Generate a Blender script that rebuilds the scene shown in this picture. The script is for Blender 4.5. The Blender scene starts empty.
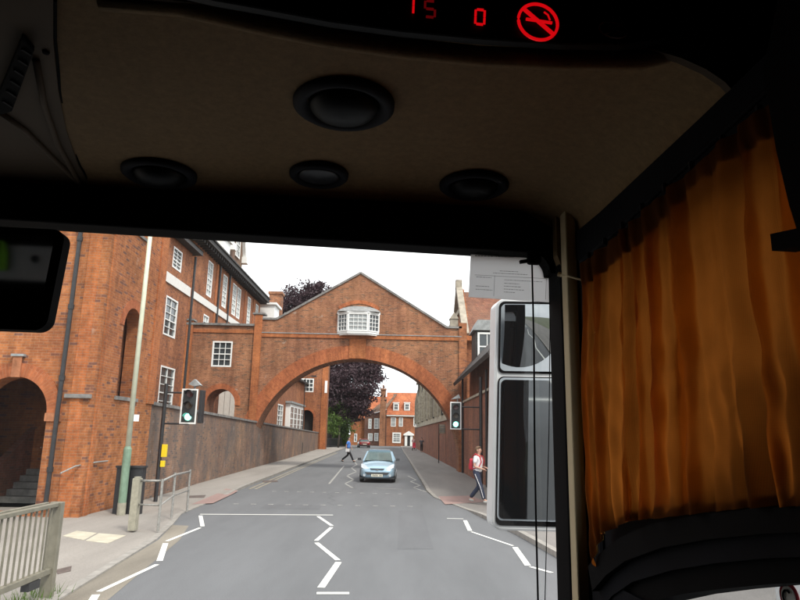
import bpy, bmesh, math, random
from mathutils import Vector, Matrix
random.seed(7)
R = math.radians
SC = bpy.context.scene
COL = SC.collection

# ------------------------------------------------------------------ camera model
FPX, EYE, HOR, ROLL = 640.0, 2.15, 434.8, R(1.2)
PITCH = math.atan((HOR - 300) / FPX)
def ray(px, py):
    a = (px - 400) / FPX; b = (300 - py) / FPX
    c, s = math.cos(ROLL), math.sin(ROLL)
    a2 = a * c - b * s; b2 = a * s + b * c
    return Vector((a2, math.cos(PITCH) - b2 * math.sin(PITCH), math.sin(PITCH) + b2 * math.cos(PITCH)))
def gp(px, py, z=0.0):
    d = ray(px, py); return d * ((z - EYE) / d.z) + Vector((0, 0, EYE))
cam = bpy.data.cameras.new('camera'); camo = bpy.data.objects.new('camera', cam); COL.objects.link(camo)
cam.sensor_width = 36; cam.lens = FPX / 800 * 36; cam.clip_start = 0.05; cam.clip_end = 3000
rr = Vector((math.cos(ROLL), math.sin(ROLL) * -0, 0))
fwd = Vector((0, math.cos(PITCH), math.sin(PITCH)))
up0 = Vector((0, -math.sin(PITCH), math.cos(PITCH))); rt0 = Vector((1, 0, 0))
rt = rt0 * math.cos(ROLL) + up0 * math.sin(ROLL)
up = up0 * math.cos(ROLL) - rt0 * math.sin(ROLL)
M = Matrix((rt, up, -fwd)).transposed().to_4x4(); M.translation = Vector((0, 0, EYE))
camo.matrix_world = M
SC.camera = camo

# ------------------------------------------------------------------ materials
def new_mat(name):
    m = bpy.data.materials.new(name); m.use_nodes = True
    nt = m.node_tree; b = nt.nodes['Principled BSDF']
    return m, nt, b
def nd(nt, t, **kw):
    n = nt.nodes.new(t)
    for k, v in kw.items():
        if k.startswith('i_'): n.inputs[k[2:].replace('_', ' ')].default_value = v
        else: setattr(n, k, v)
    return n
def c4(c): return (c[0], c[1], c[2], 1)
def ramp(nt, fac, stops):
    r = nt.nodes.new('ShaderNodeValToRGB')
    el = r.color_ramp.elements
    while len(el) < len(stops): el.new(0.5)
    for e, (p, c) in zip(el, stops): e.position = p; e.color = c4(c) if len(c) == 3 else c
    nt.links.new(fac, r.inputs['Fac']); return r
def mixc(nt, a, b, fac, mode='MIX'):
    m = nt.nodes.new('ShaderNodeMix'); m.data_type = 'RGBA'; m.blend_type = mode
    for s, v in ((6, a), (7, b)):
        if isinstance(v, (tuple, list)): m.inputs[s].default_value = c4(v)
        else: nt.links.new(v, m.inputs[s])
    if isinstance(fac, (int, float)): m.inputs[0].default_value = fac
    else: nt.links.new(fac, m.inputs[0])
    return m.outputs[2]
def noise(nt, vec, scale, detail=4, rough=.55, dist=0):
    n = nd(nt, 'ShaderNodeTexNoise'); n.inputs['Scale'].default_value = scale
    n.inputs['Detail'].default_value = detail; n.inputs['Roughness'].default_value = rough
    n.inputs['Distortion'].default_value = dist
    if vec is not None: nt.links.new(vec, n.inputs['Vector'])
    return n.outputs['Fac']
def plain(name, col, rough=.6, metal=0, var=.15, scale=6, bump=0, spec=.5, coat=0):
    m, nt, b = new_mat(name)
    tc = nd(nt, 'ShaderNodeTexCoord')
    n = noise(nt, tc.outputs['Object'], scale, 5)
    lo = tuple(c * (1 - var) for c in col); hi = tuple(min(1, c * (1 + var)) for c in col)
    r = ramp(nt, n, [(.3, lo), (.7, hi)])
    nt.links.new(r.outputs[0], b.inputs['Base Color'])
    b.inputs['Roughness'].default_value = rough; b.inputs['Metallic'].default_value = metal
    b.inputs['Specular IOR Level'].default_value = spec
    if coat: b.inputs['Coat Weight'].default_value = coat; b.inputs['Coat Roughness'].default_value = .05
    if bump:
        bp = nd(nt, 'ShaderNodeBump'); bp.inputs['Strength'].default_value = bump; bp.inputs['Distance'].default_value = .01
        nt.links.new(n, bp.inputs['Height']); nt.links.new(bp.outputs[0], b.inputs['Normal'])
    return m
def brick(name, c1, c2, mortar, hdr=None, soot=None, soot_amt=.5, vary=.35, vec='xz', w=.22, h=.07, uv=False, patch=None):
    m, nt, b = new_mat(name)
    tc = nd(nt, 'ShaderNodeTexCoord')
    if uv: v = tc.outputs['UV']
    else:
        sp = nd(nt, 'ShaderNodeSeparateXYZ'); nt.links.new(tc.outputs['Object'], sp.inputs[0])
        ad = nd(nt, 'ShaderNodeMath', operation='ADD'); nt.links.new(sp.outputs[0], ad.inputs[0]); nt.links.new(sp.outputs[1], ad.inputs[1])
        cb = nd(nt, 'ShaderNodeCombineXYZ'); nt.links.new(ad.outputs[0], cb.inputs[0]); nt.links.new(sp.outputs[2], cb.inputs[1])
        v = cb.outputs[0]
    bt = nd(nt, 'ShaderNodeTexBrick'); nt.links.new(v, bt.inputs['Vector'])
    bt.inputs['Scale'].default_value = 1; bt.inputs['Brick Width'].default_value = w; bt.inputs['Row Height'].default_value = h
    bt.inputs['Mortar Size'].default_value = .007; bt.inputs['Mortar Smooth'].default_value = .2; bt.inputs['Bias'].default_value = 0
    bt.inputs['Color1'].default_value = c4(c1); bt.inputs['Color2'].default_value = c4(c2); bt.inputs['Mortar'].default_value = c4(mortar)
    col = bt.outputs['Color']
    # second brick grid with the same layout gives a few burnt headers
    if hdr:
        b2 = nd(nt, 'ShaderNodeTexBrick'); nt.links.new(v, b2.inputs['Vector'])
        b2.inputs['Scale'].default_value = 1; b2.inputs['Brick Width'].default_value = w; b2.inputs['Row Height'].default_value = h
        b2.inputs['Mortar Size'].default_value = 0; b2.inputs['Bias'].default_value = -.1
        b2.inputs['Color1'].default_value = (0, 0, 0, 1); b2.inputs['Color2'].default_value = (1, 1, 1, 1)
        r = ramp(nt, b2.outputs['Color'], [(.78, (0, 0, 0)), (.84, (1, 1, 1))])
        inv = nd(nt, 'ShaderNodeMath', operation='MULTIPLY'); nt.links.new(r.outputs[0], inv.inputs[0])
        om = nd(nt, 'ShaderNodeMath', operation='SUBTRACT'); om.inputs[0].default_value = 1; nt.links.new(bt.outputs['Fac'], om.inputs[1])
        nt.links.new(om.outputs[0], inv.inputs[1])
        col = mixc(nt, col, hdr, inv.outputs[0])
    n1 = noise(nt, tc.outputs['Object'], .9, 6, .65)
    g = ramp(nt, n1, [(.32, (1 - vary,) * 3), (.68, (1 + vary * .5,) * 3)])
    col = mixc(nt, col, g.outputs[0], 1.0, 'MULTIPLY')
    n3 = noise(nt, tc.outputs['Object'], 7, 4, .7)
    g3 = ramp(nt, n3, [(.3, (.72,) * 3), (.7, (1.22,) * 3)])
    col = mixc(nt, col, g3.outputs[0], 1.0, 'MULTIPLY')
    ms_ = nd(nt, 'ShaderNodeMapping'); ms_.inputs['Scale'].default_value = (2.6, 2.6, .22); nt.links.new(tc.outputs['Object'], ms_.inputs[0])
    n7 = noise(nt, ms_.outputs[0], 1.0, 6, .6)
    g7 = ramp(nt, n7, [(.3, (.74,) * 3), (.55, (1.06,) * 3)])
    col = mixc(nt, col, g7.outputs[0], 1.0, 'MULTIPLY')
    n8 = noise(nt, tc.outputs['Object'], .35, 3, .6)
    g8 = ramp(nt, n8, [(.35, (.86, .80, .80)), (.65, (1.08, 1.08, 1.0))])
    col = mixc(nt, col, g8.outputs[0], 1.0, 'MULTIPLY')
    if soot:
        mp = nd(nt, 'ShaderNodeMapping'); mp.inputs['Scale'].default_value = (.5, .5, .28); nt.links.new(tc.outputs['Object'], mp.inputs[0])
        n2 = noise(nt, mp.outputs[0], 1.3, 7, .7)
        s = ramp(nt, n2, [(.45 - soot_amt * .2, (0, 0, 0)), (.62, (1, 1, 1))])
        ms = nd(nt, 'ShaderNodeMath', operation='MULTIPLY'); nt.links.new(s.outputs[0], ms.inputs[0]); ms.inputs[1].default_value = soot_amt
        col = mixc(nt, col, soot, ms.outputs[0])
    if patch:
        n4 = noise(nt, tc.outputs['Object'], 1.9, 3, .6)
        s = ramp(nt, n4, [(.66, (0, 0, 0)), (.72, (.6, .6, .6))])
        col = mixc(nt, col, patch, s.outputs[0])
    nt.links.new(col, b.inputs['Base Color'])
    b.inputs['Roughness'].default_value = .9; b.inputs['Specular IOR Level'].default_value = .2
    bp = nd(nt, 'ShaderNodeBump'); bp.inputs['Strength'].default_value = .5; bp.inputs['Distance'].default_value = .01; bp.invert = True
    nt.links.new(bt.outputs['Fac'], bp.inputs['Height']); nt.links.new(bp.outputs[0], b.inputs['Normal'])
    return m
def emit(name, col, s):
    m, nt, b = new_mat(name)
    b.inputs['Base Color'].default_value = c4(tuple(x * .2 for x in col)); b.inputs['Emission Color'].default_value = c4(col); b.inputs['Emission Strength'].default_value = s
    return m

MT = {}
MT['brick_orange'] = brick('brick_orange', (.44, .165, .062), (.31, .11, .048), (.38, .20, .115), hdr=(.20, .095, .07), vary=.3, patch=(.42, .25, .17))
MT['brick_red'] = brick('brick_red', (.37, .145, .068), (.28, .105, .054), (.30, .16, .10), hdr=(.19, .085, .06), vary=.28)
MT['brick_arch'] = brick('brick_arch', (.36, .158, .085), (.26, .112, .065), (.37, .23, .15), hdr=(.17, .10, .07), vary=.30, patch=(.38, .30, .24))
MT['brick_low'] = brick('brick_low', (.42, .22, .13), (.31, .17, .11), (.38, .29, .22), hdr=(.17, .12, .10), soot=(.12, .105, .10), soot_amt=.85, vary=.4, patch=(.33, .27, .24))
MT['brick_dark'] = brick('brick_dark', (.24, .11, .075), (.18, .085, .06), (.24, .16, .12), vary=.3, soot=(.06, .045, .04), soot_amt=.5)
MT['brick_right'] = brick('brick_right', (.36, .135, .085), (.28, .11, .07), (.33, .21, .15), hdr=(.18, .09, .07), soot=(.15, .10, .08), soot_amt=.4, vary=.25)
MT['quoin'] = brick('quoin', (.46, .155, .055), (.37, .12, .045), (.36, .19, .11), vary=.22)
MT['rubbed'] = brick('rubbed', (.43, .142, .060), (.34, .108, .048), (.40, .17, .09), vary=.18, uv=True, w=.5, h=.08)
MT['stone'] = plain('stone', (.32, .28, .225), .9, var=.3, scale=3, bump=.3)
MT['stone_dark'] = plain('stone_dark', (.40, .36, .28), .9, var=.35, scale=3, bump=.3)
MT['flint'] = brick('flint', (.50, .45, .35), (.40, .36, .28), (.52, .46, .37), vary=.3, w=.16, h=.1)
MT['coping'] = plain('coping', (.19, .18, .17), .9, var=.4, scale=4, bump=.3)
MT['tile'] = brick('tile', (.27, .12, .075), (.20, .085, .06), (.12, .05, .035), vary=.3, w=.17, h=.11, soot=(.17, .12, .09), soot_amt=.35)
MT['tile_far'] = brick('tile_far', (.47, .165, .08), (.40, .13, .065), (.2, .08, .05), vary=.2, w=.3, h=.25)
MT['tile_brown'] = brick('tile_brown', (.26, .17, .12), (.21, .135, .1), (.10, .07, .06), vary=.25, w=.17, h=.11)
MT['white'] = plain('white_paint', (.78, .78, .76), .45, var=.04)
MT['band'] = plain('band_paint', (.70, .68, .64), .6, var=.07)
MT['cream'] = plain('cream_paint', (.60, .62, .48), .5, var=.08)
MT['green'] = plain('green_paint', (.16, .24, .17), .5, var=.2)
MT['black'] = plain('black_paint', (.02, .02, .022), .45, var=.3)
MT['dkeave'] = plain('dark_timber', (.03, .026, .024), .7, var=.4)
MT['lead'] = plain('lead_sheet', (.26, .27, .27), .6, var=.25, scale=5)
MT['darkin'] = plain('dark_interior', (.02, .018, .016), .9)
MT['yellow'] = plain('yellow_box', (.85, .62, .02), .4, var=.05)
MT['galv'] = plain('galvanised', (.30, .29, .27), .5, .4, var=.25, scale=20)
MT['fence'] = plain('fence_paint', (.18, .165, .125), .6, var=.18, scale=8)
MT['concrete'] = plain('concrete', (.29, .27, .21), .9, var=.2, scale=10, bump=.3)
MT['steps'] = plain('step_stone', (.22, .215, .20), .9, var=.3, scale=6)
MT['trunk'] = plain('bark', (.07, .055, .045), .9, var=.4, scale=8, bump=.5)
# window glass: dark, mirror-like
m, nt, b = new_mat('window_glass'); b.inputs['Base Color'].default_value = (.045, .055, .06, 1); b.inputs['Roughness'].default_value = .08
b.inputs['Specular IOR Level'].default_value = .6; MT['glass'] = m
m, nt, b = new_mat('net_glass'); b.inputs['Base Color'].default_value = (.34, .36, .36, 1); b.inputs['Roughness'].default_value = .12; MT['netglass'] = m
def leafmat(name, a, bcol):
    m, nt, b = new_mat(name)
    oi = nd(nt, 'ShaderNodeTexCoord')
    n = noise(nt, oi.outputs['Object'], 1.1, 5, .7)
    r = ramp(nt, n, [(.3, a), (.7, bcol)])
    nt.links.new(r.outputs[0], b.inputs['Base Color']); b.inputs['Roughness'].default_value = .6
    tr = nd(nt, 'ShaderNodeBsdfTranslucent'); nt.links.new(r.outputs[0], tr.inputs['Color'])
    mx = nd(nt, 'ShaderNodeMixShader'); mx.inputs[0].default_value = .35
    nt.links.new(b.outputs[0], mx.inputs[1]); nt.links.new(tr.outputs[0], mx.inputs[2])
    nt.links.new(mx.outputs[0], nt.nodes['Material Output'].inputs['Surface'])
    return m
MT['leaf_copper'] = leafmat('copper_leaves', (.035, .018, .024), (.085, .045, .055))
MT['leaf_green'] = leafmat('green_leaves', (.07, .13, .025), (.16, .25, .05))
MT['leaf_dark'] = leafmat('dark_green_leaves', (.03, .055, .02), (.07, .11, .035))
# asphalt
def asphalt(name, col, var, cracks=True, speck=.25):
    m, nt, b = new_mat(name)
    tc = nd(nt, 'ShaderNodeTexCoord')
    n = noise(nt, tc.outputs['Object'], 60, 3, .8)
    g = ramp(nt, n, [(.3, tuple(c * (1 - speck) for c in col)), (.7, tuple(c * (1 + speck) for c in col))])
    mp = nd(nt, 'ShaderNodeMapping'); mp.inputs['Scale'].default_value = (.9, .16, 1); nt.links.new(tc.outputs['Object'], mp.inputs[0])
    n2 = noise(nt, mp.outputs[0], 1.0, 6, .65)
    g2 = ramp(nt, n2, [(.3, (1 - var,) * 3), (.7, (1 + var,) * 3)])
    c = mixc(nt, g.outputs[0], g2.outputs[0], 1, 'MULTIPLY')
    if cracks:
        v = nd(nt, 'ShaderNodeTexVoronoi', feature='DISTANCE_TO_EDGE'); v.inputs['Scale'].default_value = .22
        n5 = noise(nt, tc.outputs['Object'], .8, 5, .7)
        ad = nd(nt, 'ShaderNodeMixRGB'); ad.inputs[0].default_value = .35; nt.links.new(tc.outputs['Object'], ad.inputs[1]); nt.links.new(n5, ad.inputs[2])
        nt.links.new(ad.outputs[0], v.inputs['Vector'])
        cr = ramp(nt, v.outputs['Distance'], [(.0, (.72, .72, .72)), (.012, (1, 1, 1))])
        c = mixc(nt, c, cr.outputs[0], 1, 'MULTIPLY')
    nt.links.new(c, b.inputs['Base Color']); b.inputs['Roughness'].default_value = .85; b.inputs['Specular IOR Level'].default_value = .3
    bp = nd(nt, 'ShaderNodeBump'); bp.inputs['Strength'].default_value = .25; bp.inputs['Distance'].default_value = .006
    nt.links.new(n, bp.inputs['Height']); nt.links.new(bp.outputs[0], b.inputs['Normal'])
    return m
MT['road'] = asphalt('road_asphalt', (.132, .134, .139), .14, False)
MT['pave'] = asphalt('pavement_asphalt', (.27, .245, .22), .16, False)
MT['pave_r'] = asphalt('pavement_asphalt_worn', (.20, .185, .172), .15, False)
MT['groundm'] = asphalt('plain_ground', (.11, .12, .07), .3, False)
MT['kerb'] = plain('kerb_stone', (.27, .25, .225), .85, var=.2, scale=5)
MT['redpave'] = asphalt('red_tactile', (.29, .195, .175), .15, False)
MT['cover'] = plain('pale_slab', (.46, .42, .33), .8, var=.15, scale=4)
MT['iron'] = plain('iron_cover', (.10, .075, .065), .7, var=.3, scale=12)
def paint(name, col, wear):
    m, nt, b = new_mat(name)
    tc = nd(nt, 'ShaderNodeTexCoord'); n = noise(nt, tc.outputs['Object'], 9, 6, .8)
    r = ramp(nt, n, [(wear, tuple(c * .45 for c in col)), (wear + .12, col)])
    nt.links.new(r.outputs[0], b.inputs['Base Color']); b.inputs['Roughness'].default_value = .7
    return m
MT['line'] = paint('road_paint', (.74, .73, .68), .28)
MT['lineworn'] = paint('worn_road_paint', (.42, .41, .38), .45)
MT['lineyel'] = paint('faded_yellow_paint', (.38, .33, .24), .45)
# cab
MT['cab_black'] = plain('cab_black_plastic', (.004, .004, .0045), .8, var=.25, spec=.06)
MT['cab_rubber'] = plain('cab_dark_rubber', (.006, .0065, .009), .8, var=.3, spec=.08)
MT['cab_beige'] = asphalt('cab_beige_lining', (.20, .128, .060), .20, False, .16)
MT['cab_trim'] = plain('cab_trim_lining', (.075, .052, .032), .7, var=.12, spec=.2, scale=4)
MT['cab_post'] = plain('cab_post_lining', (.55, .44, .27), .8, var=.08, scale=9)
MT['cab_panel'] = plain('cab_gloss_black', (.002, .002, .002), .45, var=.1, spec=.12)
MT['lens'] = plain('lamp_lens', (.03, .03, .034), .4, .1, var=.1)
MT['bezel'] = plain('lamp_bezel', (.008, .008, .011), .7, var=.1, spec=.15)
MT['red_led'] = emit('red_led', (1, .004, .008), .27)
MT['red_dim'] = emit('red_led_dim', (1, .01, .02), .035)
MT['grey_mark'] = plain('grey_marking', (.35, .35, .38), .5)
MT['mirror_white'] = plain('mirror_housing_white', (.82, .83, .84), .3, var=.05, coat=.3)
MT['blue_edge'] = plain('mirror_glass_edge', (.62, .68, .74), .25, .3, var=.05)
m, nt, b = new_mat('mirror_glass'); b.inputs['Base Color'].default_value = (.30, .32, .33, 1); b.inputs['Metallic'].default_value = 1; b.inputs['Roughness'].default_value = .03; MT['mirror'] = m
m, nt, b = new_mat('cab_mirror_glass'); b.inputs['Base Color'].default_value = (.8, .82, .85, 1); b.inputs['Metallic'].default_value = 1; b.inputs['Roughness'].default_value = .05; MT['cabmirror'] = m
def thin_glass(name, tint, refl):
    m, nt, b = new_mat(name)
    t = nd(nt, 'ShaderNodeBsdfTransparent'); t.inputs[0].default_value = c4(tint)
    gl = nd(nt, 'ShaderNodeBsdfGlossy'); gl.inputs['Roughness'].default_value = .01
    mx = nd(nt, 'ShaderNodeMixShader'); mx.inputs[0].default_value = refl
    nt.links.new(t.outputs[0], mx.inputs[1]); nt.links.new(gl.outputs[0], mx.inputs[2])
    nt.links.new(mx.outputs[0], nt.nodes['Material Output'].inputs['Surface'])
    return m
MT['screen_glass'] = thin_glass('windscreen_glass', (.97, .99, .99), .03)
def dusty(m):
    nt = m.node_tree; out = nt.nodes['Material Output']; src = out.inputs['Surface'].links[0].from_socket
    tr = nd(nt, 'ShaderNodeBsdfTranslucent'); tr.inputs[0].default_value = (.9, .92, .95, 1)
    tc = nd(nt, 'ShaderNodeTexCoord'); v = nd(nt, 'ShaderNodeTexVoronoi'); v.inputs['Scale'].default_value = 30; nt.links.new(tc.outputs['Object'], v.inputs['Vector'])
    n = noise(nt, tc.outputs['Object'], 4, 5)
    r = ramp(nt, v.outputs['Distance'], [(.02, (.22,) * 3), (.05, (0, 0, 0))])
    r2 = ramp(nt, n, [(.45, (0, 0, 0)), (.6, (1, 1, 1))])
    a = mixc(nt, r.outputs[0], r2.outputs[0], 1, 'MULTIPLY')
    g = nd(nt, 'ShaderNodeMath', operation='ADD'); nt.links.new(a, g.inputs[0]); g.inputs[1].default_value = .012
    mx = nd(nt, 'ShaderNodeMixShader'); nt.links.new(g.outputs[0], mx.inputs[0]); nt.links.new(src, mx.inputs[1]); nt.links.new(tr.outputs[0], mx.inputs[2]); nt.links.new(mx.outputs[0], out.inputs['Surface'])
dusty(MT['screen_glass'])
MT['tint_glass'] = thin_glass('tinted_glass', (.62, .64, .65), .05)
# curtain cloth
def cloth(name, col, back, tfac):
    m, nt, b = new_mat(name)
    tc = nd(nt, 'ShaderNodeTexCoord')
    w = nd(nt, 'ShaderNodeTexWave', wave_type='BANDS', bands_direction='Z'); w.inputs['Scale'].default_value = 160; w.inputs['Distortion'].default_value = .6
    nt.links.new(tc.outputs['Object'], w.inputs['Vector'])
    w2 = nd(nt, 'ShaderNodeTexWave', wave_type='BANDS', bands_direction='Y'); w2.inputs['Scale'].default_value = 160; w2.inputs['Distortion'].default_value = .6
    nt.links.new(tc.outputs['Object'], w2.inputs['Vector'])
    n = noise(nt, tc.outputs['Object'], 7, 5, .6)
    g = ramp(nt, n, [(.3, tuple(c * .8 for c in col)), (.7, tuple(c * 1.15 for c in col))])
    wv = ramp(nt, w.outputs['Fac'], [(0, (.93,) * 3), (1, (1.04,) * 3)]); wv2 = ramp(nt, w2.outputs['Fac'], [(0, (.93,) * 3), (1, (1.04,) * 3)])
    c = mixc(nt, g.outputs[0], wv.outputs[0], 1, 'MULTIPLY'); c = mixc(nt, c, wv2.outputs[0], 1, 'MULTIPLY')
    tc2 = mixc(nt, c, back, 1, 'MULTIPLY')
    nt.links.new(mixc(nt, c, (.5, .5, .5), 1, 'MULTIPLY'), b.inputs['Base Color']); b.inputs['Roughness'].default_value = .9; b.inputs['Specular IOR Level'].default_value = .1
    tr = nd(nt, 'ShaderNodeBsdfTranslucent'); nt.links.new(tc2, tr.inputs['Color'])
    mx = nd(nt, 'ShaderNodeMixShader'); mx.inputs[0].default_value = tfac
    nt.links.new(b.outputs[0], mx.inputs[1]); nt.links.new(tr.outputs[0], mx.inputs[2])
    nt.links.new(mx.outputs[0], nt.nodes['Material Output'].inputs['Surface'])
    return m
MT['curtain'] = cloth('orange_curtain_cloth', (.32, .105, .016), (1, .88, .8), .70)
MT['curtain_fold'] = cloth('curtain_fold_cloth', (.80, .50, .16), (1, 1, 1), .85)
MT['curtain_shade_hem'] = cloth('curtain_shade_hem_cloth', (.12, .05, .02), (.8, .7, .7), .5)  # dark cloth for the hem and for the painted shade along the top
m, nt, b = new_mat('notice_paper'); b.inputs['Base Color'].default_value = (.75, .76, .8, 1); b.inputs['Roughness'].default_value = .7
tr = nd(nt, 'ShaderNodeBsdfTranslucent'); tr.inputs[0].default_value = (.84, .84, .84, 1)
mx = nd(nt, 'ShaderNodeMixShader'); mx.inputs[0].default_value = .75
nt.links.new(b.outputs[0], mx.inputs[1]); nt.links.new(tr.outputs[0], mx.inputs[2]); nt.links.new(mx.outputs[0], nt.nodes['Material Output'].inputs['Surface'])
MT['paper'] = m
MT['ink'] = plain('ink', (.12, .12, .13), .7)

# ------------------------------------------------------------------ mesh builder
class MB:
    def __init__(s): s.v = []; s.f = []; s.uv = {}
    def add(s, vs, fs):
        o = len(s.v); s.v += [Vector(v) for v in vs]; s.f += [[o + i for i in f] for f in fs]; return o
    def box(s, x0, x1, y0, y1, z0, z1):
        if x0 > x1: x0, x1 = x1, x0
        if y0 > y1: y0, y1 = y1, y0
        if z0 > z1: z0, z1 = z1, z0
        s.add([(x0, y0, z0), (x1, y0, z0), (x1, y1, z0), (x0, y1, z0), (x0, y0, z1), (x1, y0, z1), (x1, y1, z1), (x0, y1, z1)],
              [(0, 3, 2, 1), (4, 5, 6, 7), (0, 1, 5, 4), (1, 2, 6, 5), (2, 3, 7, 6), (3, 0, 4, 7)]); return s
    def bar(s, a, b, w, h=None, upv=(0, 0, 1)):
        h = h or w; a = Vector(a); b = Vector(b); d = (b - a).normalized(); u = Vector(upv)
        if abs(d.dot(u)) > .98: u = Vector((1, 0, 0))
        r = d.cross(u).normalized() * (w / 2); u = r.cross(d).normalized() * (h / 2)
        s.add([a - r - u, a + r - u, a + r + u, a - r + u, b - r - u, b + r - u, b + r + u, b - r + u],
              [(3, 2, 1, 0), (4, 5, 6, 7), (0, 1, 5, 4), (1, 2, 6, 5), (2, 3, 7, 6), (3, 0, 4, 7)]); return s
    def tube(s, pts, r, n=10, cap=True):
        pts = [Vector(p) for p in pts]; rs = r if isinstance(r, (list, tuple)) else [r] * len(pts)
        o = len(s.v); k = len(pts)
        ref = Vector((0, 0, 1))
        if abs((pts[-1] - pts[0]).normalized().dot(ref)) > .9: ref = Vector((1, 0, 0))
        for i, p in enumerate(pts):
            d = (pts[min(i + 1, k - 1)] - pts[max(i - 1, 0)]).normalized()
            a = d.cross(ref).normalized(); b = d.cross(a).normalized()
            for j in range(n):
                t = 2 * math.pi * j / n; s.v.append(p + (a * math.cos(t) + b * math.sin(t)) * rs[i])
        for i in range(k - 1):
            for j in range(n):
                s.f.append([o + i * n + j, o + i * n + (j + 1) % n, o + (i + 1) * n + (j + 1) % n, o + (i + 1) * n + j])
        if cap: s.f.append([o + j for j in range(n)][::-1]); s.f.append([o + (k - 1) * n + j for j in range(n)])
        return s
    def lathe(s, c, prof, n=32, axis='z'):
        o = len(s.v); c = Vector(c)
        for (r, z) in prof:
            for j in range(n):
                t = 2 * math.pi * j / n; x, y = r * math.cos(t), r * math.sin(t)
                p = {'z': (x, y, z), 'x': (z, x, y), 'y': (x, z, y)}[axis]
                s.v.append(c + Vector(p))
        for i in range(len(prof) - 1):
            for j in range(n):
                s.f.append([o + i * n + j, o + i * n + (j + 1) % n, o + (i + 1) * n + (j + 1) % n, o + (i + 1) * n + j])
        s.f.append([o + j for j in range(n)]); s.f.append([o + (len(prof) - 1) * n + j for j in range(n)])
        return s
    def poly(s, pts): s.add(pts, [list(range(len(pts)))]); return s
    def prism(s, pts, off):     # polygon of 3D points extruded by a vector
        off = Vector(off); n = len(pts); pts = [Vector(p) for p in pts]
        s.add(pts + [p + off for p in pts], [list(range(n))[::-1], [n + i for i in range(n)]] + [(i, (i + 1) % n, n + (i + 1) % n, n + i) for i in range(n)]); return s
    def build(s, name, mat, parent=None, smooth=False, bevel=0, sub=0, label=None):
        me = bpy.data.meshes.new(name)
        inv = Matrix.Identity(4)
        if parent is not None: inv = world_of(parent).inverted()
        me.from_pydata([tuple(inv @ v) for v in s.v], [], s.f)
        if s.uv:
            ul = me.uv_layers.new(name='UVMap')
            for p in me.polygons:
                for li in p.loop_indices:
                    vi = me.loops[li].vertex_index; ul.data[li].uv = s.uv.get(vi, (0, 0))
        bm = bmesh.new(); bm.from_mesh(me); bmesh.ops.recalc_face_normals(bm, faces=bm.faces); bm.to_mesh(me); bm.free()
        me.materials.append(MT[mat] if isinstance(mat, str) else mat)
        if smooth:
            for p in me.polygons: p.use_smooth = True
        o = bpy.data.objects.new(name, me); COL.objects.link(o)
        if parent is not None: o.parent = parent
        if bevel:
            md = o.modifiers.new('bevel', 'BEVEL'); md.width = bevel; md.segments = 2; md.limit_method = 'ANGLE'
        if sub:
            md = o.modifiers.new('sub', 'SUBSURF'); md.levels = sub; md.render_levels = sub
        if label: o['label'] = label
        return o
def world_of(o):
    m = Matrix.Translation(o.location) @ o.rotation_euler.to_matrix().to_4x4()
    return world_of(o.parent) @ m if o.parent else m
def thing(name, loc, label, cat, group=None, rz=0):
    o = bpy.data.objects.new(name, None); COL.objects.link(o); o.location = loc; o.rotation_euler = (0, 0, rz); o.empty_display_size = .2
    o['label'] = label; o['category'] = cat
    if group: o['group'] = group
    return o
def tag(o, label, cat, group=None):
    o['label'] = label; o['category'] = cat
    if group: o['group'] = group
    return o
def struct(o): o['kind'] = 'structure'; return o
def copy_tree(o, parent=None):
    c = o.copy(); COL.objects.link(c); c.parent = parent
    for ch in list(o.children): copy_tree(ch, c)
    return c

# facade coordinate system: s along the wall, z up, d out of the wall towards the viewer's side
class F:
    def __init__(s, O, T, N): s.O = Vector(O); s.T = Vector(T).normalized(); s.N = Vector(N).normalized()
    def p(s, a, z, d=0): return s.O + s.T * a + s.N * d + Vector((0, 0, z))
    def sz(s, px, py):
        r = ray(px, py); c = Vector((0, 0, EYE)); t = (s.O - c).dot(s.N) / r.dot(s.N); q = c + r * t
        return (q - s.O).dot(s.T), q.z
def FY(Y): return F((0, Y, 0), (1, 0, 0), (0, -1, 0))
def FX(X, sgn=1): return F((X, 0, 0), (0, 1, 0), (sgn, 0, 0))
def slab(mb, f, outer, holes=(), d0=-.3, d1=0):
    bm = bmesh.new(); loops = []
    for lp in [outer] + list(holes):
        vs = [bm.verts.new((a, z, 0)) for a, z in lp]
        for i in range(len(vs)): bm.edges.new((vs[i], vs[(i + 1) % len(vs)]))
        loops.append(lp)
    bmesh.ops.triangle_fill(bm, edges=bm.edges[:], use_beauty=True)
    bm.verts.index_update()
    vv = [v.co.copy() for v in bm.verts]; ff = [[v.index for v in fc.verts] for fc in bm.faces]; bm.free()
    n = len(vv)
    mb.add([f.p(v.x, v.y, d1) for v in vv] + [f.p(v.x, v.y, d0) for v in vv], ff + [[n + i for i in q][::-1] for q in ff])
    for lp in loops:
        k = len(lp)
        mb.add([f.p(a, z, d1) for a, z in lp] + [f.p(a, z, d0) for a, z in lp], [(i, (i + 1) % k, k + (i + 1) % k, k + i) for i in range(k)])
    return mb
def rect(a0, a1, z0, z1): return [(a0, z0), (a1, z0), (a1, z1), (a0, z1)]
def archpoly(a0, a1, z0, zs, n=14, rise=None):
    c = (a0 + a1) / 2; r = (a1 - a0) / 2; rise = r if rise is None else rise
    return [(a0, z0), (a1, z0)] + [(c + r * math.cos(t), zs + rise * math.sin(t)) for t in [math.pi * i / n for i in range(n + 1)]]
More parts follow.
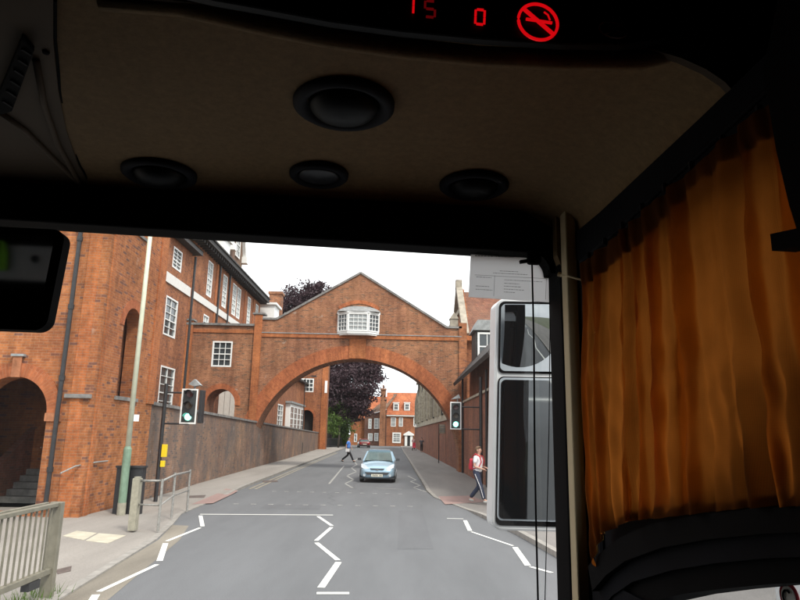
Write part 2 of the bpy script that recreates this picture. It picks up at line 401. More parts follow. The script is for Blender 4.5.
def ring(mb, f, cs, cz, r0, r1, t0, t1, d0, d1, n=40, rise=1.0):
    o = len(mb.v)
    for i in range(n + 1):
        t = t0 + (t1 - t0) * i / n
        for (r, d) in ((r0, d1), (r1, d1), (r1, d0), (r0, d0)):
            mb.v.append(f.p(cs + r * math.cos(t), cz + r * rise * math.sin(t), d))
            mb.uv[len(mb.v) - 1] = ((r - r0), t * (r0 + r1) / 2)
    for i in range(n):
        for j in range(4):
            a = o + i * 4 + j; b = o + i * 4 + (j + 1) % 4; mb.f.append([a, b, b + 4, a + 4])
    mb.f.append([o, o + 1, o + 2, o + 3]); e = o + n * 4; mb.f.append([e, e + 1, e + 2, e + 3])
    return mb
def fbox(mb, f, a0, a1, z0, z1, d0, d1):
    v = [f.p(a, z, d) for d in (d0, d1) for (a, z) in ((a0, z0), (a1, z0), (a1, z1), (a0, z1))]
    mb.add(v, [(3, 2, 1, 0), (4, 5, 6, 7), (0, 1, 5, 4), (1, 2, 6, 5), (2, 3, 7, 6), (3, 0, 4, 7)]); return mb
def window(f, root, a0, a1, z0, z1, nx=3, nz=4, rec=.1, fr=.09, bar=.035, glass='glass', sash=True, sill=False, proud=.0):
    mb = MB(); d1 = -rec + .06; d0 = -rec - .03
    if proud: d0, d1 = .002, proud
    fbox(mb, f, a0, a1, z0, z0 + fr, d0, d1); fbox(mb, f, a0, a1, z1 - fr, z1, d0, d1)
    fbox(mb, f, a0, a0 + fr, z0 + fr, z1 - fr, d0, d1); fbox(mb, f, a1 - fr, a1, z0 + fr, z1 - fr, d0, d1)
    ia0, ia1, iz0, iz1 = a0 + fr, a1 - fr, z0 + fr, z1 - fr
    dm = d1 - .025
    for i in range(1, nx):
        x = ia0 + (ia1 - ia0) * i / nx; fbox(mb, f, x - bar / 2, x + bar / 2, iz0, iz1, d0, dm)
    for i in range(1, nz):
        z = iz0 + (iz1 - iz0) * i / nz; b2 = bar * (1.8 if sash and i == nz // 2 else 1) / 2
        fbox(mb, f, ia0, ia1, z - b2, z + b2, d0 + .004, dm + .004)
    if sill: fbox(mb, f, a0 - .06, a1 + .06, z0 - .07, z0 - .002, -.1, .06)
    w = mb.build('window', 'white', root)
    g = MB(); fbox(g, f, a0 + .01, a1 - .01, z0 + .01, z1 - .01, d0 - .02, d0 + .012); g.build('pane', glass, w)
    return w

# ================================================================== SETTING
def sheet(name, pts, z, mat, thick=None):
    mb = MB()
    if thick: mb.prism([(x, y, z - thick) for x, y in pts], (0, 0, thick))
    else: mb.poly([(x, y, z) for x, y in pts])
    return mb.build(name, mat)
g = MB(); g.poly([(-900, -300, -.02), (900, -300, -.02), (900, 1500, -.02), (-900, 1500, -.02)]); struct(g.build('ground', 'groundm'))
kerbL = [(-4.0, -60), (-4.0, 4), (-4.25, 8.8), (-4.75, 13.5), (-5.15, 15.6), (-5.6, 17.6), (-5.84, 24.6), (-6.3, 40), (-7.25, 78), (-8.1, 112), (-9.5, 116), (-30, 118)]
kerbR = [(4.4, -60), (3.6, 4), (3.2, 10), (2.75, 15), (2.1, 20), (1.35, 23.6), (1.2, 26), (1.0, 60), (.75, 100), (.72, 124), (.7, 126)]
road = [(x, y) for x, y in kerbL] + [(-30, 135), (30, 135)] + [(30, 126)] + [(x, y) for x, y in kerbR[::-1]]
struct(sheet('road', road, 0, 'road'))
PH = .10
def dropz(y, side):
    def sm(a, b, t): t = max(0, min(1, (t - a) / (b - a))); return t * t * (3 - 2 * t)
    if side == 'L': return .025 + (PH - .025) * sm(23, 25.5, y)
    return .02 + (PH - .02) * (sm(25, 27, y) + 1 - sm(18, 19.5, y))
def edge_x(tab, y):
    for a, b in zip(tab, tab[1:]):
        if a[1] <= y <= b[1]: return a[0] + (b[0] - a[0]) * (y - a[1]) / (b[1] - a[1])
    return tab[-1][0]
def pave_z(x, y):
    if x < 0: e, f, s_ = edge_x(kerbL, y) - .14, edge_x(fL, y), 'L'
    else: e, f, s_ = edge_x(kerbR, y) + .14, 9, 'R'
    t = max(0, min(1, (x - e) / (f - e))); z0 = dropz(y, s_) - .004; return z0 + (PH - z0) * t
def draped(name, px, mat, lift=.005, n=14):
    q = [gp(a, b, .06) for a, b in px]; mb = MB(); vs = []
    for i in range(n + 1):
        for j in range(n + 1):
            p_ = q[0].lerp(q[1], i / n).lerp(q[3].lerp(q[2], i / n), j / n); vs.append((p_.x, p_.y, pave_z(p_.x, p_.y) + lift))
    mb.add(vs, [(i * (n + 1) + j, (i + 1) * (n + 1) + j, (i + 1) * (n + 1) + j + 1, i * (n + 1) + j + 1) for i in range(n) for j in range(n)])
    return struct(mb.build(name, mat))
def pavement(name, edge, far, side, mat):
    mb = MB(); n = len(edge)
    # densify
    pts = []
    for i in range(n - 1):
        a, b = edge[i], edge[i + 1]; fa, fb = far[i], far[i + 1]
        k = max(1, int(abs(b[1] - a[1]) / 1.5))
        for j in range(k):
            t = j / k; pts.append(((a[0] + (b[0] - a[0]) * t, a[1] + (b[1] - a[1]) * t), (fa[0] + (fb[0] - fa[0]) * t, fa[1] + (fb[1] - fa[1]) * t)))
    pts.append((edge[-1], far[-1]))
    kb = MB(); sg = -1 if side == 'L' else 1
    for i in range(len(pts) - 1):
        (a, fa), (b, fb) = pts[i], pts[i + 1]; za, zb = dropz(a[1], side), dropz(b[1], side)
        kw = .14 * sg
        mb.poly([(a[0] + kw, a[1], za - .004), (b[0] + kw, b[1], zb - .004), (fb[0], fb[1], PH), (fa[0], fa[1], PH)])
        kb.add([(a[0], a[1], -.02), (b[0], b[1], -.02), (b[0], b[1], zb), (a[0], a[1], za), (a[0] + kw, a[1], za), (b[0] + kw, b[1], zb), (a[0] + kw, a[1], -.02), (b[0] + kw, b[1], -.02)],
               [(0, 1, 2, 3), (3, 2, 5, 4), (4, 5, 7, 6)])
    struct(mb.build(name, mat)); struct(kb.build('kerb', 'kerb'))
eL = kerbL[:-2] ; fL = [(-22, y) for x, y in eL[:4]] + [(-22, 15.6), (-9.2, 17.6), (-9.4, 24.6), (-9.6, 40), (-11.4, 78), (-13.5, 112)]
pavement('pavement', eL, fL, 'L', 'pave')
eR = kerbR[:-1]; fR = [(9, y) for x, y in eR]
pavement('pavement', eR, fR, 'R', 'pave_r')
# tactile red areas + pale covers + gratings
def pxpoly(name, px, z, mat, kind=True):
    mb = MB(); mb.poly([gp(a, b, z) for a, b in px]); o = mb.build(name, mat)
    return struct(o)
draped('tactile_paving', [(192, 503), (226, 489), (238, 490.5), (213, 502)], 'redpave')
draped('tactile_paving', [(438, 495), (470, 494.5), (486, 501), (445, 503)], 'redpave')
def flat_thing(name, px, z, mat, label, cat, group=None, th=.012):
    mb = MB(); q = [gp(a, b, z) for a, b in px]
    if z > .05:
        q = [gp(a, b, .07) for a, b in px]
        for v_ in q: v_.z = pave_z(v_.x, v_.y) + .007
    mb.prism([v_ - Vector((0, 0, th)) for v_ in q], (0, 0, th)); return tag(mb.build(name, mat), label, cat, group)
flat_thing('paving_cover', [(63, 534), (77, 529), (97, 531), (84, 538)], .11, 'cover', 'pale cream access cover in the left pavement, the part nearer the brick corner', 'access cover')
flat_thing('paving_cover', [(86, 538.5), (99, 531.3), (126, 533.3), (108, 541)], .11, 'cover', 'pale cream access cover in the left pavement, the part nearer the railings', 'access cover')
flat_thing('drain_cover', [(56, 567), (72, 563), (71, 568), (58, 571)], .105, 'iron', 'rusty brown drain cover beside the near fence post', 'drain cover')
flat_thing('drain_cover', [(262, 480.6), (277, 480), (278, 481.6), (264, 482.4)], .012, 'iron', 'dark drain grating in the road by the faded yellow lines', 'drain cover')
flat_thing('drain_cover', [(188, 495), (206, 494), (204, 496.5), (187, 497)], .105, 'iron', 'dark inspection cover in the red paving at the left kerb', 'drain cover')

# ---- road markings
MZ = .006
mark = MB()
def stripe(mb, a, b, w, z=MZ):
    w *= .72
    p, q = gp(*a), gp(*b); p.z = q.z = z; d = (q - p).normalized(); n = Vector((-d.y, d.x, 0)) * (w / 2)
    mb.poly([p - n, q - n, q + n, p + n])
for a, b, w in [((200, 514.4), (333, 515.2), .14),
                ((318, 516.5), (332, 526), .12), ((331.5, 527.5), (316, 541), .12), ((316.5, 543), (338, 560.5), .13), ((338.5, 562.5), (321, 588), .15), ((316.7, 593.5), (349.2, 593.5), .16),
                ((200.5, 515.8), (202.5, 526.5), .13), ((200, 528), (166.8, 541.3), .11), ((165.5, 543.5), (159.5, 561.3), .14), ((157, 564.8), (98.7, 592), .11), ((96, 595), (91, 603), .14),
                ((447, 518.6), (463.5, 519), .11), ((465, 520.5), (470, 531), .14), ((471.5, 532), (513, 546), .09), ((515, 547.5), (528, 566), .15), ((530.5, 567), (552, 573), .11)]:
    stripe(mark, a, b, w)
struct(mark.build('road_marking', 'line'))
worn = MB()
for a, b in [((352.5, 488), (345.5, 484)), ((345.5, 483.5), (353, 480)), ((353, 479.5), (347, 476)), ((347.5, 475.5), (356, 472)), ((356, 471.5), (351.5, 468)), ((351.5, 468), (357, 464.5)), ((357, 464.5), (354, 461.5)), ((354, 461.5), (359, 457.5)),
             ((408, 476), (416, 480)), ((416, 480), (410.5, 481.5)), ((410.5, 481.5), (420, 485.5)), ((420, 485.5), (414, 487.5)), ((414, 488), (427, 492.2)), ((376, 488.2), (402, 489.3)), ((329, 484), (344, 466))]:
    stripe(worn, a, b, .13)
for i in range(11): # crossing studs
    for (x0, x1, y0, y1) in ((236, 410, 504, 506.5), (274, 400, 491.5, 494)):
        t = i / 10; p = gp(x0 + (x1 - x0) * t, y0 + (y1 - y0) * t); worn.poly([(p.x - .08, p.y - .07, MZ), (p.x + .08, p.y - .07, MZ), (p.x + .08, p.y + .07, MZ), (p.x - .08, p.y + .07, MZ)])
struct(worn.build('worn_road_marking', 'lineworn'))
yl = MB()
for off in (0.0, .22):
    pts = [(-5.66 + off, 25.5), (-6.12 + off, 40), (-7.0 + off, 75)]
    for (a, b) in zip(pts, pts[1:]):
        yl.poly([(a[0], a[1], MZ), (a[0] + .10, a[1], MZ), (b[0] + .10, b[1], MZ), (b[0], b[1], MZ)])
struct(yl.build('yellow_line_marking', 'lineyel'))
gut = MB()   # pale worn strip of the gutter beside the left kerb
gut.poly([(-4.2, 8.0, .003), (-3.55, 8.0, .003), (-4.3, 13.5, .003), (-4.75, 15.5, .003), (-5.15, 15.6, .003), (-4.72, 13.5, .003)])
struct(gut.build('gutter_patch', asphalt('gutter_grit', (.21, .185, .15), .3, False)))
# repaired trench, tar seams and oil drips on the carriageway
MT['patch'] = asphalt('repair_patch', (.122, .123, .128), .15, False); MT['seam'] = asphalt('tar_seam', (.100, .100, .104), .2, False)
tm = MB(); tm.poly([(.05, 13, .003), (.75, 13.1, .003), (.8, 19.5, .003), (.1, 19.4, .003)]); tm.poly([(-3.9, 19.2, .003), (-2.2, 19.3, .003), (-2.25, 20.4, .003), (-3.95, 20.3, .003)]); struct(tm.build('road_patch', 'patch'))
tm = MB(); random.seed(11)
def crack(x, y, dx, dy, n, w):
    pts = [(x, y)]
    for _ in range(n): pts.append((pts[-1][0] + dx + random.gauss(0, abs(dy) * .25 + .03), pts[-1][1] + dy + random.gauss(0, .06)))
    for a, b in zip(pts, pts[1:]):
        A_, B_ = Vector((a[0], a[1], .0035)), Vector((b[0], b[1], .0035)); d_ = (B_ - A_).normalized(); m_ = Vector((-d_.y, d_.x, 0)) * w * random.uniform(.5, 1.2) / 2
        tm.poly([A_ - m_, A_ + m_, B_ + m_, B_ - m_])
crack(-1.9, 20.5, -.02, .7, 30, .03)
struct(tm.build('tar_seam', 'seam'))
# markings behind the coach, seen in its mirror
rear = MB()
zz = [(2.6, 6), (2.9, 4), (2.5, 2), (2.9, 0), (2.5, -2), (2.9, -4), (2.5, -6), (2.9, -9)]
for a, b in zip(zz, zz[1:]): rear.bar((a[0], a[1], MZ), (b[0], b[1], MZ), .12, .002)
rear.box(1.9, 3.1, -12.1, -11.8, MZ, MZ + .002); rear.box(3.1, 3.2, -40, -12, MZ, MZ + .002)
struct(rear.build('road_marking', 'line'))

# ================================================================== LEFT CORNER BUILDING
r = thing('corner_building', (-8, 16.1, 0), 'orange red brick corner building at the far left with an arched stair entrance and drainpipe', 'building')
ff = FY(16.1); fs = FX(-7.6)
ex = (-10.42, -8.66); ezs = 2.5
mb = MB(); slab(mb, ff, [(-20, 0), (-7.9, 0), (-7.9, 7.62), (-9.0, 7.62), (-9.0, 9.2), (-20, 9.2)], [archpoly(ex[0], ex[1], .12, ezs)], -.45, 0)
slab(mb, fs, [(16.12, 0), (20.05, 0), (20.05, 13), (18.42, 13), (18.42, 7.62), (16.12, 7.62)], [archpoly(17.45, 18.6, 3.02, 4.95)], -.4, 0)
mb.box(-16, -8.001, 18.42, 18.8, 7.0, 13); mb.box(-16, -8.001, 19.7, 20.05, 0, 13)
mb.build('wall', 'brick_orange', r)
mb = MB(); mb.box(-9.0, -7.62, 16.56, 18.4, 7.3, 7.6); mb.build('parapet_backing', 'brick_orange', r)
# niche back wall
mb = MB(); mb.box(-8.15, -8.1, 17.2, 19.0, 2.8, 6.0); mb.build('niche_wall', 'brick_red', r)
mb = MB(); fbox(mb, fs, 17.35, 18.85, 2.92, 3.02, -.38, .05); mb.build('sill', 'coping', r)
mb = MB(); ring(mb, fs, 18.025, 4.95, .577, .82, 0, math.pi, .0, .015, 20); mb.build('arch_trim', 'rubbed', r)
# entrance arch
cx = (ex[0] + ex[1]) / 2; rad = (ex[1] - ex[0]) / 2
mb = MB(); ring(mb, ff, cx, ezs, rad + .002, rad + .34, 0, math.pi, 0, .05, 30); fbox(mb, ff, cx - .11, cx + .11, ezs + rad - .02, ezs + rad + .5, 0.051, .09)
for sx in (-1, 1): fbox(mb, ff, cx + sx * (rad + .17) - .2, cx + sx * (rad + .17) + .2, ezs - .2, ezs - .002, .0, .06)
mb.build('arch_trim', 'rubbed', r)
mb = MB(); fbox(mb, ff, cx - .16, cx + .16, ezs + rad + .5, ezs + rad + .56, 0, .12); mb.build('keystone_cap', 'lead', r)
# passage behind: side walls, stair, dark ceiling
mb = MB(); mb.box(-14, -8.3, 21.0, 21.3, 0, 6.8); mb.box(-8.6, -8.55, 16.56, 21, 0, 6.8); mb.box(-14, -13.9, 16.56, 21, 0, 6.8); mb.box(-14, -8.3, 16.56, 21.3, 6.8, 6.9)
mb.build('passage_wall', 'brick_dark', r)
mb = MB()
for i in range(11): mb.box(-10.9 , -8.62, 18.4 + i * .28, 20.98, .1 + i * .17, .1 + (i + 1) * .17 - .004)
mb.build('stair', 'steps', r)
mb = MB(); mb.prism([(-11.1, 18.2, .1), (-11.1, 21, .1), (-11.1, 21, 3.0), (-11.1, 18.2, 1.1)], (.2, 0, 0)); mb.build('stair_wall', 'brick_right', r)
# quoins: chamfered corner strip
mb = MB(); mb.prism([(-7.9, 16.06, .05), (-8.12, 16.06, .05), (-8.12, 16.1, .05), (-7.6, 16.5, .05), (-7.565, 16.5, .05), (-7.565, 16.33, .05)], (0, 0, 7.6)); mb.build('quoin', 'quoin', r)
mb = MB(); mb.box(-8.25, -7.62, 16.0, 16.3, 2.88, 2.98); mb.build('string_course', 'coping', r)
mb = MB(); mb.tube([(-8.35, 15.98, .25), (-8.35, 15.98, 9.1)], .055, 10)
for z in (1.1, 3.3, 5.1, 6.9): mb.tube([(-8.35, 15.98, z), (-8.35, 15.98, z + .12)], .075, 10)
mb.build('drainpipe', 'black', r)
mb = MB(); mb.tube([(-7.9, 15.6, 1.1), (-7.75, 15.98, 1.25), (-7.55, 16.6, 1.32), (-7.52, 17.2, 1.33)], .02, 8); mb.build('handrail', 'galv', r)
mb = MB(); fbox(mb, fs, 16.5, 18.4, 7.62, 7.7, -.42, .04); fbox(mb, ff, -20, -9.0, 9.2, 9.3, -.47, .05); mb.build('coping', 'coping', r)

mb = MB(); mb.box(-7.85, -7.56, 19.55, 20.10, 2.92, 13); mb.build('pilaster', 'quoin', r)

# low retaining wall (left), three runs
r = thing('retaining_wall', (-7.9, 30, 0), 'long sooty brick retaining wall with dark coping along the left pavement', 'wall')
lw = [(-7.62, 20.12, 2.9), (-8.35, 39.2, 2.66), (-8.75, 52, 2.5), (-10.7, 93, 2.1)]
mb = MB(); cp = MB()
for (a, b) in zip(lw, lw[1:]):
    d = Vector((b[0] - a[0], b[1] - a[1], 0)).normalized(); n = Vector((-d.y, d.x, 0)) * .34
    A, B = Vector((a[0], a[1], 0)), Vector((b[0], b[1], 0))
    mb.add([A, B, B + n, A + n, A + Vector((0, 0, a[2])), B + Vector((0, 0, b[2])), B + n + Vector((0, 0, b[2])), A + n + Vector((0, 0, a[2]))], [(0, 3, 2, 1), (4, 5, 6, 7), (0, 1, 5, 4), (1, 2, 6, 5), (2, 3, 7, 6), (3, 0, 4, 7)])
    m = -n.normalized() * .06; n2 = n + n.normalized() * .06
    cp.add([A + m + Vector((0, 0, a[2])), B + m + Vector((0, 0, b[2])), B + n2 + Vector((0, 0, b[2])), A + n2 + Vector((0, 0, a[2])), A + m + Vector((0, 0, a[2] + .1)), B + m + Vector((0, 0, b[2] + .1)), B + n2 + Vector((0, 0, b[2] + .13)), A + n2 + Vector((0, 0, a[2] + .13))],
           [(0, 3, 2, 1), (4, 5, 6, 7), (0, 1, 5, 4), (1, 2, 6, 5), (2, 3, 7, 6), (3, 0, 4, 7)])
mb.build('wall', 'brick_low', r); cp.build('coping', 'coping', r)

# ================================================================== LONG SCHOOL BUILDING (left, behind)
r = thing('school_building', (-13, 45, 0), 'long tall brick school building with black eaves, white sash windows and gabled dormer', 'building')
fl = FX(-12.9); EV = 13.9
wins = []
def wpx(f, x0, y0, x1, y1):  # window from two opposite pixel corners: left/top, right/bottom on facade
    a0, z1 = f.sz(x0, y0); a1, z0 = f.sz(x1, y1); return a0, a1, z0, z1
upper = [(37.0 + 3.35 * i, 1.15) for i in range(6)]
specs = []
for a in (41.6, 45.4): specs.append((a, a + 1.15, 11.0, 13.4))
for a in (48.2, 49.6): specs.append((a, a + 1.15, 10.95, 13.4))
for a in (53.2, 56.3): specs.append((a, a + 1.1, 11.0, 13.4))
low = [(41.5, 42.7, 7.3, 9.7), (45.2, 46.4, 7.3, 9.7), (49.5, 50.7, 7.3, 9.7), (54, 55.2, 7.3, 9.7)]
mb = MB(); slab(mb, fl, rect(38.9, 58, 0, EV - .02), [rect(*s) for s in specs + low], -.35, 0)
mb.box(-24, -13.26, 57.7, 58, 0, EV); mb.build('wall', 'brick_red', r)
for s in specs + low: window(fl, r, *s, nx=2, nz=6, rec=.06, glass='netglass')
mb = MB(); fbox(mb, fl, 38.9, 58.02, 10.2, 10.65, .002, .07); mb.build('string_course', 'band', r)
mb = MB()
for a in (43.6, 47.2, 52, 55.2): fbox(mb, fl, a, a + .35, .5, EV - .3, .002, .05)
mb.build('pilaster', 'quoin', r)
mb = MB(); fbox(mb, fl, 37.6, 58.4, EV, EV + .30, -.3, .75); fbox(mb, fl, 37.6, 58.4, EV + .302, EV + .4, -.3, .85); 
for i in range(40): fbox(mb, fl, 38 + i * .51, 38.12 + i * .51, EV - .22, EV - .003, 0.01, .6)
mb.build('eaves', 'dkeave', r)
mb = MB(); mb.prism([(-12.15, 37.6, EV + .41), (-18.5, 37.6, EV + 5.2), (-24, 37.6, EV + .41)], (0, 20.8, 0)); mb.build('roof', 'tile_brown', r)
mb = MB()
for a in (46.9, 44.2): mb.tube([(-12.8, a, 6), (-12.8, a, EV - .1)], .07, 8)
mb.build('drainpipe', 'black', r)
# big gabled dormer with white cornice
d = MB(); d.prism([(-12.6, 45.6, 14.31), (-12.6, 49.2, 14.31), (-12.6, 49.2, 15.9), (-12.6, 47.4, 19.5), (-12.6, 45.6, 15.9)], (-5, 0, 0)); dm = d.build('gable_dormer', 'tile_brown', r)
d = MB()
d.bar((-12.5, 45.3, 15.6), (-12.5, 47.4, 19.8), .3, .25); d.bar((-12.5, 49.5, 15.6), (-12.5, 47.4, 19.8), .3, .25); d.box(-12.7, -12.2, 49.0, 49.6, 15.2, 15.7); d.box(-12.7, -12.2, 45.2, 45.8, 15.2, 15.7)
d.build('bargeboard', 'white', dm)
window(FX(-12.58), dm, 46.8, 48.0, 15.2, 17.2, 2, 4, proud=.08)
d = MB(); d.box(-14.4, -12.3, 42.9, 44.4, 14.4, 15.35); d.box(-14.5, -12.15, 42.75, 44.55, 15.35, 15.65); dd = d.build('dormer', 'white', r)
# projecting bay with a lower eave
r2 = thing('school_bay', (-12.2, 33, 0), 'brick bay with short lower eave and sash windows, between corner building and arch', 'building')
fb = FX(-11.6)
ye, ze = fb.sz(195, 256)
bs = [wpx(fb, 174, 246, 180.5, 273), wpx(fb, 166.5, 295, 174.5, 339), wpx(fb, 161, 365, 171, 412)]
mb = MB(); slab(mb, fb, rect(21, ye - .4, 0, ze), [rect(*s) for s in bs], -.35, 0); mb.box(-16, -11.96, ye - .8, ye - .41, 0, ze); mb.build('wall', 'brick_red', r2)
for s in bs: window(fb, r2, *s, nx=2, nz=5, rec=.04, fr=.08, bar=.03)
mb = MB(); fbox(mb, fb, 21, ye, ze, ze + .22, -.3, .45); mb.build('eaves', 'dkeave', r2)
zc = fb.sz(167, 272)[1]
mb = MB(); fbox(mb, fb, 21, ye - .38, zc - .5, zc, .002, .07); mb.build('string_course', 'band', r2)
mb = MB(); mb.prism([(-11.1, 21, ze + .23), (-13.4, 21, ze + 1.6), (-18, 21, ze + .23)], (0, ye - 21, 0)); mb.build('roof', 'tile_brown', r2)
yp = ye - .15
mb = MB(); mb.tube([(-11.5, yp, 3), (-11.5, yp, ze - .1)], .07, 8); mb.build('drainpipe', 'black', r2)
# white dormer + chimney at the end
r3 = thing('end_pavilion', (-12.5, 62, 0), 'low brick pavilion with white lantern dormer and square chimney, above the arch shoulder', 'building')
mb = MB(); mb.box(-16, -12.2, 58.6, 66, 0, 12.2); mb.build('wall', 'brick_red', r3)
mb = MB(); mb.box(-13.6, -11.8, 59.2, 61.6, 12.21, 13.9); mb.box(-13.8, -11.6, 59.0, 61.8, 13.9, 14.1); mb.build('lantern', 'white', r3)
mb = MB(); mb.box(-13.0, -11.8, 62.2, 63.4, 12.21, 15.6); mb.box(-13.1, -11.7, 62.1, 63.5, 15.6, 15.85); mb.build('chimney', 'brick_arch', r3)

# ================================================================== ARCH
fa = FY(38.5)
r = thing('arch_bridge', (-2.5, 38.5, 0), 'brown brick gabled bridge with orange arch ring and white oriel window, spanning the road', 'bridge')
CX, CZ, RI, RO = -2.5, .37, 6.2, 7.02
TH = 1.7
az = 2.7
def arcpts(rad, z, n=48):
    t1 = math.asin((z - CZ) / rad); return [(CX + rad * math.cos(t), CZ + rad * math.sin(t)) for t in [math.pi - t1 + (t1 * 2 - math.pi) * i / n for i in range(n + 1)]]
inner = arcpts(RI, 1.2)
outer = [(-8.75, 0), (inner[0][0], 0)] + inner + [(inner[-1][0], 0), (3.8, 0), (3.8, 8.55), (2.9, 8.55), (-2.46, 11.85), (-7.5, 8.85), (-8.75, 8.85)]
mb = MB(); slab(mb, fa, outer, [], -TH, 0); mb.build('wall', 'brick_arch', r)
mb = MB(); t0 = math.asin((2.55 - CZ) / RI); ring(mb, fa, CX, CZ, RI + .002, RO, t0, math.pi - t0, 0, .05, 64); mb.build('arch_ring', 'rubbed', r)
mb = MB(); fbox(mb, fa, CX - .5, CX + .5, 6.6, 7.78, .052, .10); mb.build('keystone', 'quoin', r)
mb = MB(); fbox(mb, fa, -8.74, 3.79, 7.8, 8.03, .002, .06); mb.build('string_course', 'quoin', r)
mb = MB(); fbox(mb, fa, -8.74, 3.79, 8.032, 8.08, .002, .09); mb.build('string_ledge', 'lead', r)
mb = MB()
def cope(mb, a, b):
    A = fa.p(a[0], a[1], 0); B = fa.p(b[0], b[1], 0); A.y = B.y = 38.5 + TH / 2; mb.bar(A, B, TH + .16, .12)
cope(mb, (-8.75, 8.92), (-7.5, 8.92)); cope(mb, (-7.5, 8.92), (-2.46, 11.93)); cope(mb, (-2.46, 11.93), (2.9, 8.62)); cope(mb, (2.9, 8.62), (3.8, 8.62)); mb.build('coping', 'coping', r)
mb = MB(); fbox(mb, fa, -8.8, -8.35, 2.75, 9.15, .002, .10); mb.build('pilaster', 'quoin', r)
mb = MB(); fbox(mb, fa, 3.62, 4.1, 0, 8.9, -.4, .08); mb.build('pilaster', 'brick_red', r)
# oriel window (front half octagon)
ow = MB(); W2, Wf, D = 1.27, .62, .55
def oct_(z0, z1, e=0.0): # prism of the bay plan
    P = [(CX - W2 - e, 0), (CX - Wf - e * .6, D + e), (CX + Wf + e * .6, D + e), (CX + W2 + e, 0)]
    return [fa.p(x, z0, d + .003) for x, d in P], z1 - z0
zt, zb = 9.3, 8.18
p, h = oct_(zb - .12, zb); ow.prism(p, (0, 0, h)); p, h = oct_(zt, zt + .1, .05); ow.prism(p, (0, 0, h)); p, h = oct_(zb - .2, zb - .121, -.05); ow.prism(p, (0, 0, h))
orl = ow.build('oriel', 'white', r)
def planar(P0, P1, z0, z1):
    T = (P1 - P0); L = T.length; T.normalize(); N = Vector((T.y, -T.x, 0)); return F((P0.x, P0.y, 0), T, N), L
pl = [(CX - W2, 0), (CX - Wf, D), (CX + Wf, D), (CX + W2, 0)]; pl = [fa.p(x, 0, d) for x, d in pl]
for i, (nx) in enumerate((3, 4, 3)):
    fo, L = planar(pl[i], pl[i + 1], 0, 0)
    w = window(fo, orl, .01, L - .01, zb + .003, zt - .003, nx, 4, rec=.03, fr=.08, bar=.03, glass='netglass' if i == 1 else 'glass', sash=False)
mb = MB(); n = 12; top = []
for i in range(n + 1):
    t = math.pi * i / n; top.append((CX - W2 * 1.05 * math.cos(t), zt + .1 + .42 * math.sin(t)))
o = len(mb.v)
mb.add([fa.p(a, z, .02) for a, z in top] + [fa.p(CX + (a - CX) * .95, zt + .102, .03 + (D + .08) * math.sin(math.pi * i / n) ** .5) for i, (a, z) in enumerate(top)],
       [(i, i + 1, n + 1 + i + 1, n + 1 + i) for i in range(n)])
mb.build('oriel_roof', 'lead', orl)
mb = MB(); ring(mb, fa, CX, zt - 1.2, 1.86, 2.08, R(52), R(128), .0, .04, 24); mb.build('relieving_arch', 'rubbed', orl)

# left side block with window and small arch
r = thing('arch_side_block', (-11, 38.6, 0), 'flat topped brick block left of the road arch, with square white window and small archway', 'building')
fk = FY(38.55)
a0, z1 = fk.sz(213, 341); a1, z0 = fk.sz(231, 367)
sq = (a0, a1, z0, z1)
b0, _ = fk.sz(205, 415); b1, _ = fk.sz(234, 415); bt = fk.sz(221, 389)[1]; br = (b1 - b0) / 2
ar = archpoly(b0, b1, 2.2, bt - br)
mb = MB(); slab(mb, fk, rect(-14.1, -8.78, 0, 8.45), [rect(*sq), ar], -1.7, 0); mb.build('wall', 'brick_arch', r)
window(fk, r, *sq, nx=3, nz=4, rec=.05)
mb = MB(); ring(mb, fk, (b0 + b1) / 2, bt - br, br + .002, br + .32, -.1, math.pi + .1, 0, .04, 24); mb.build('arch_trim', 'rubbed', r)
mb = MB(); fbox(mb, fk, -12.95, -12.55, 0, 8.7, .002, .1); mb.build('pilaster', 'quoin', r)
mb = MB(); fbox(mb, fk, -12.54, -8.82, 8.0, 8.2, .002, .05); mb.build('string_course', 'quoin', r)
mb = MB(); fbox(mb, fk, -14.2, -8.8, 8.45, 8.58, -1.75, .12); fbox(mb, fk, -13.0, -12.5, 8.7, 8.8, -.5, .18); fbox(mb, fk, -8.95, -8.2, 9.16, 9.26, -.5, .2); mb.build('coping', 'coping', r)
# white panelled gate seen through the archway
mb = MB()
for i in range(4): mb.box(-12.5 + i * .40, -12.13 + i * .40, 45.2, 45.3, 2, 6.6)
mb.box(-12.55, -10.9, 45.31, 45.36, 2, 6.65)
tag(mb.build('white_screen', 'band'), 'white panelled screen seen through the small archway', 'screen')

# ================================================================== LEFT, BEYOND THE ARCH
r = thing('garden_range', (-12.4, 68, 0), 'lower brick range with white bay windows seen through the left of the arch', 'building')
fg = FX(-12.4)
gs = [(wpx(fg, 271, 401, 282, 428)), (wpx(fg, 285, 402, 297, 430))]
gs = [wpx(fg, 271.5, 402, 282, 427)]
ya = fg.sz(285, 420)[0]; yb_ = fg.sz(299, 420)[0]; zb1 = fg.sz(290, 404)[1]
mb = MB(); slab(mb, fg, rect(60, 88, 0, 8.4), [rect(*s) for s in gs], -.3, 0); mb.build('wall', 'brick_red', r)
for s in gs: window(fg, r, *s, nx=5, nz=4, rec=.04, fr=.14, bar=.07)
mb = MB()
fbox(mb, fg, ya, yb_, 1.5, zb1, .002, .5); bw_ = mb.build('bay_window', 'white', r)
for i in range(4):
    L_ = (yb_ - ya) / 4; window(F((-12.4 + .5, 0, 0), (0, 1, 0), (1, 0, 0)), bw_, ya + .1 + i * L_, ya + (i + 1) * L_ - .1, 2.3, zb1 - .3, nx=2, nz=4, proud=.06, fr=.12, bar=.06)
mb = MB()
mb = MB(); fbox(mb, fg, ya - .3, yb_ + .3, zb1 + .002, zb1 + .2, .002, .7); mb.build('bay_roof', 'lead', r)
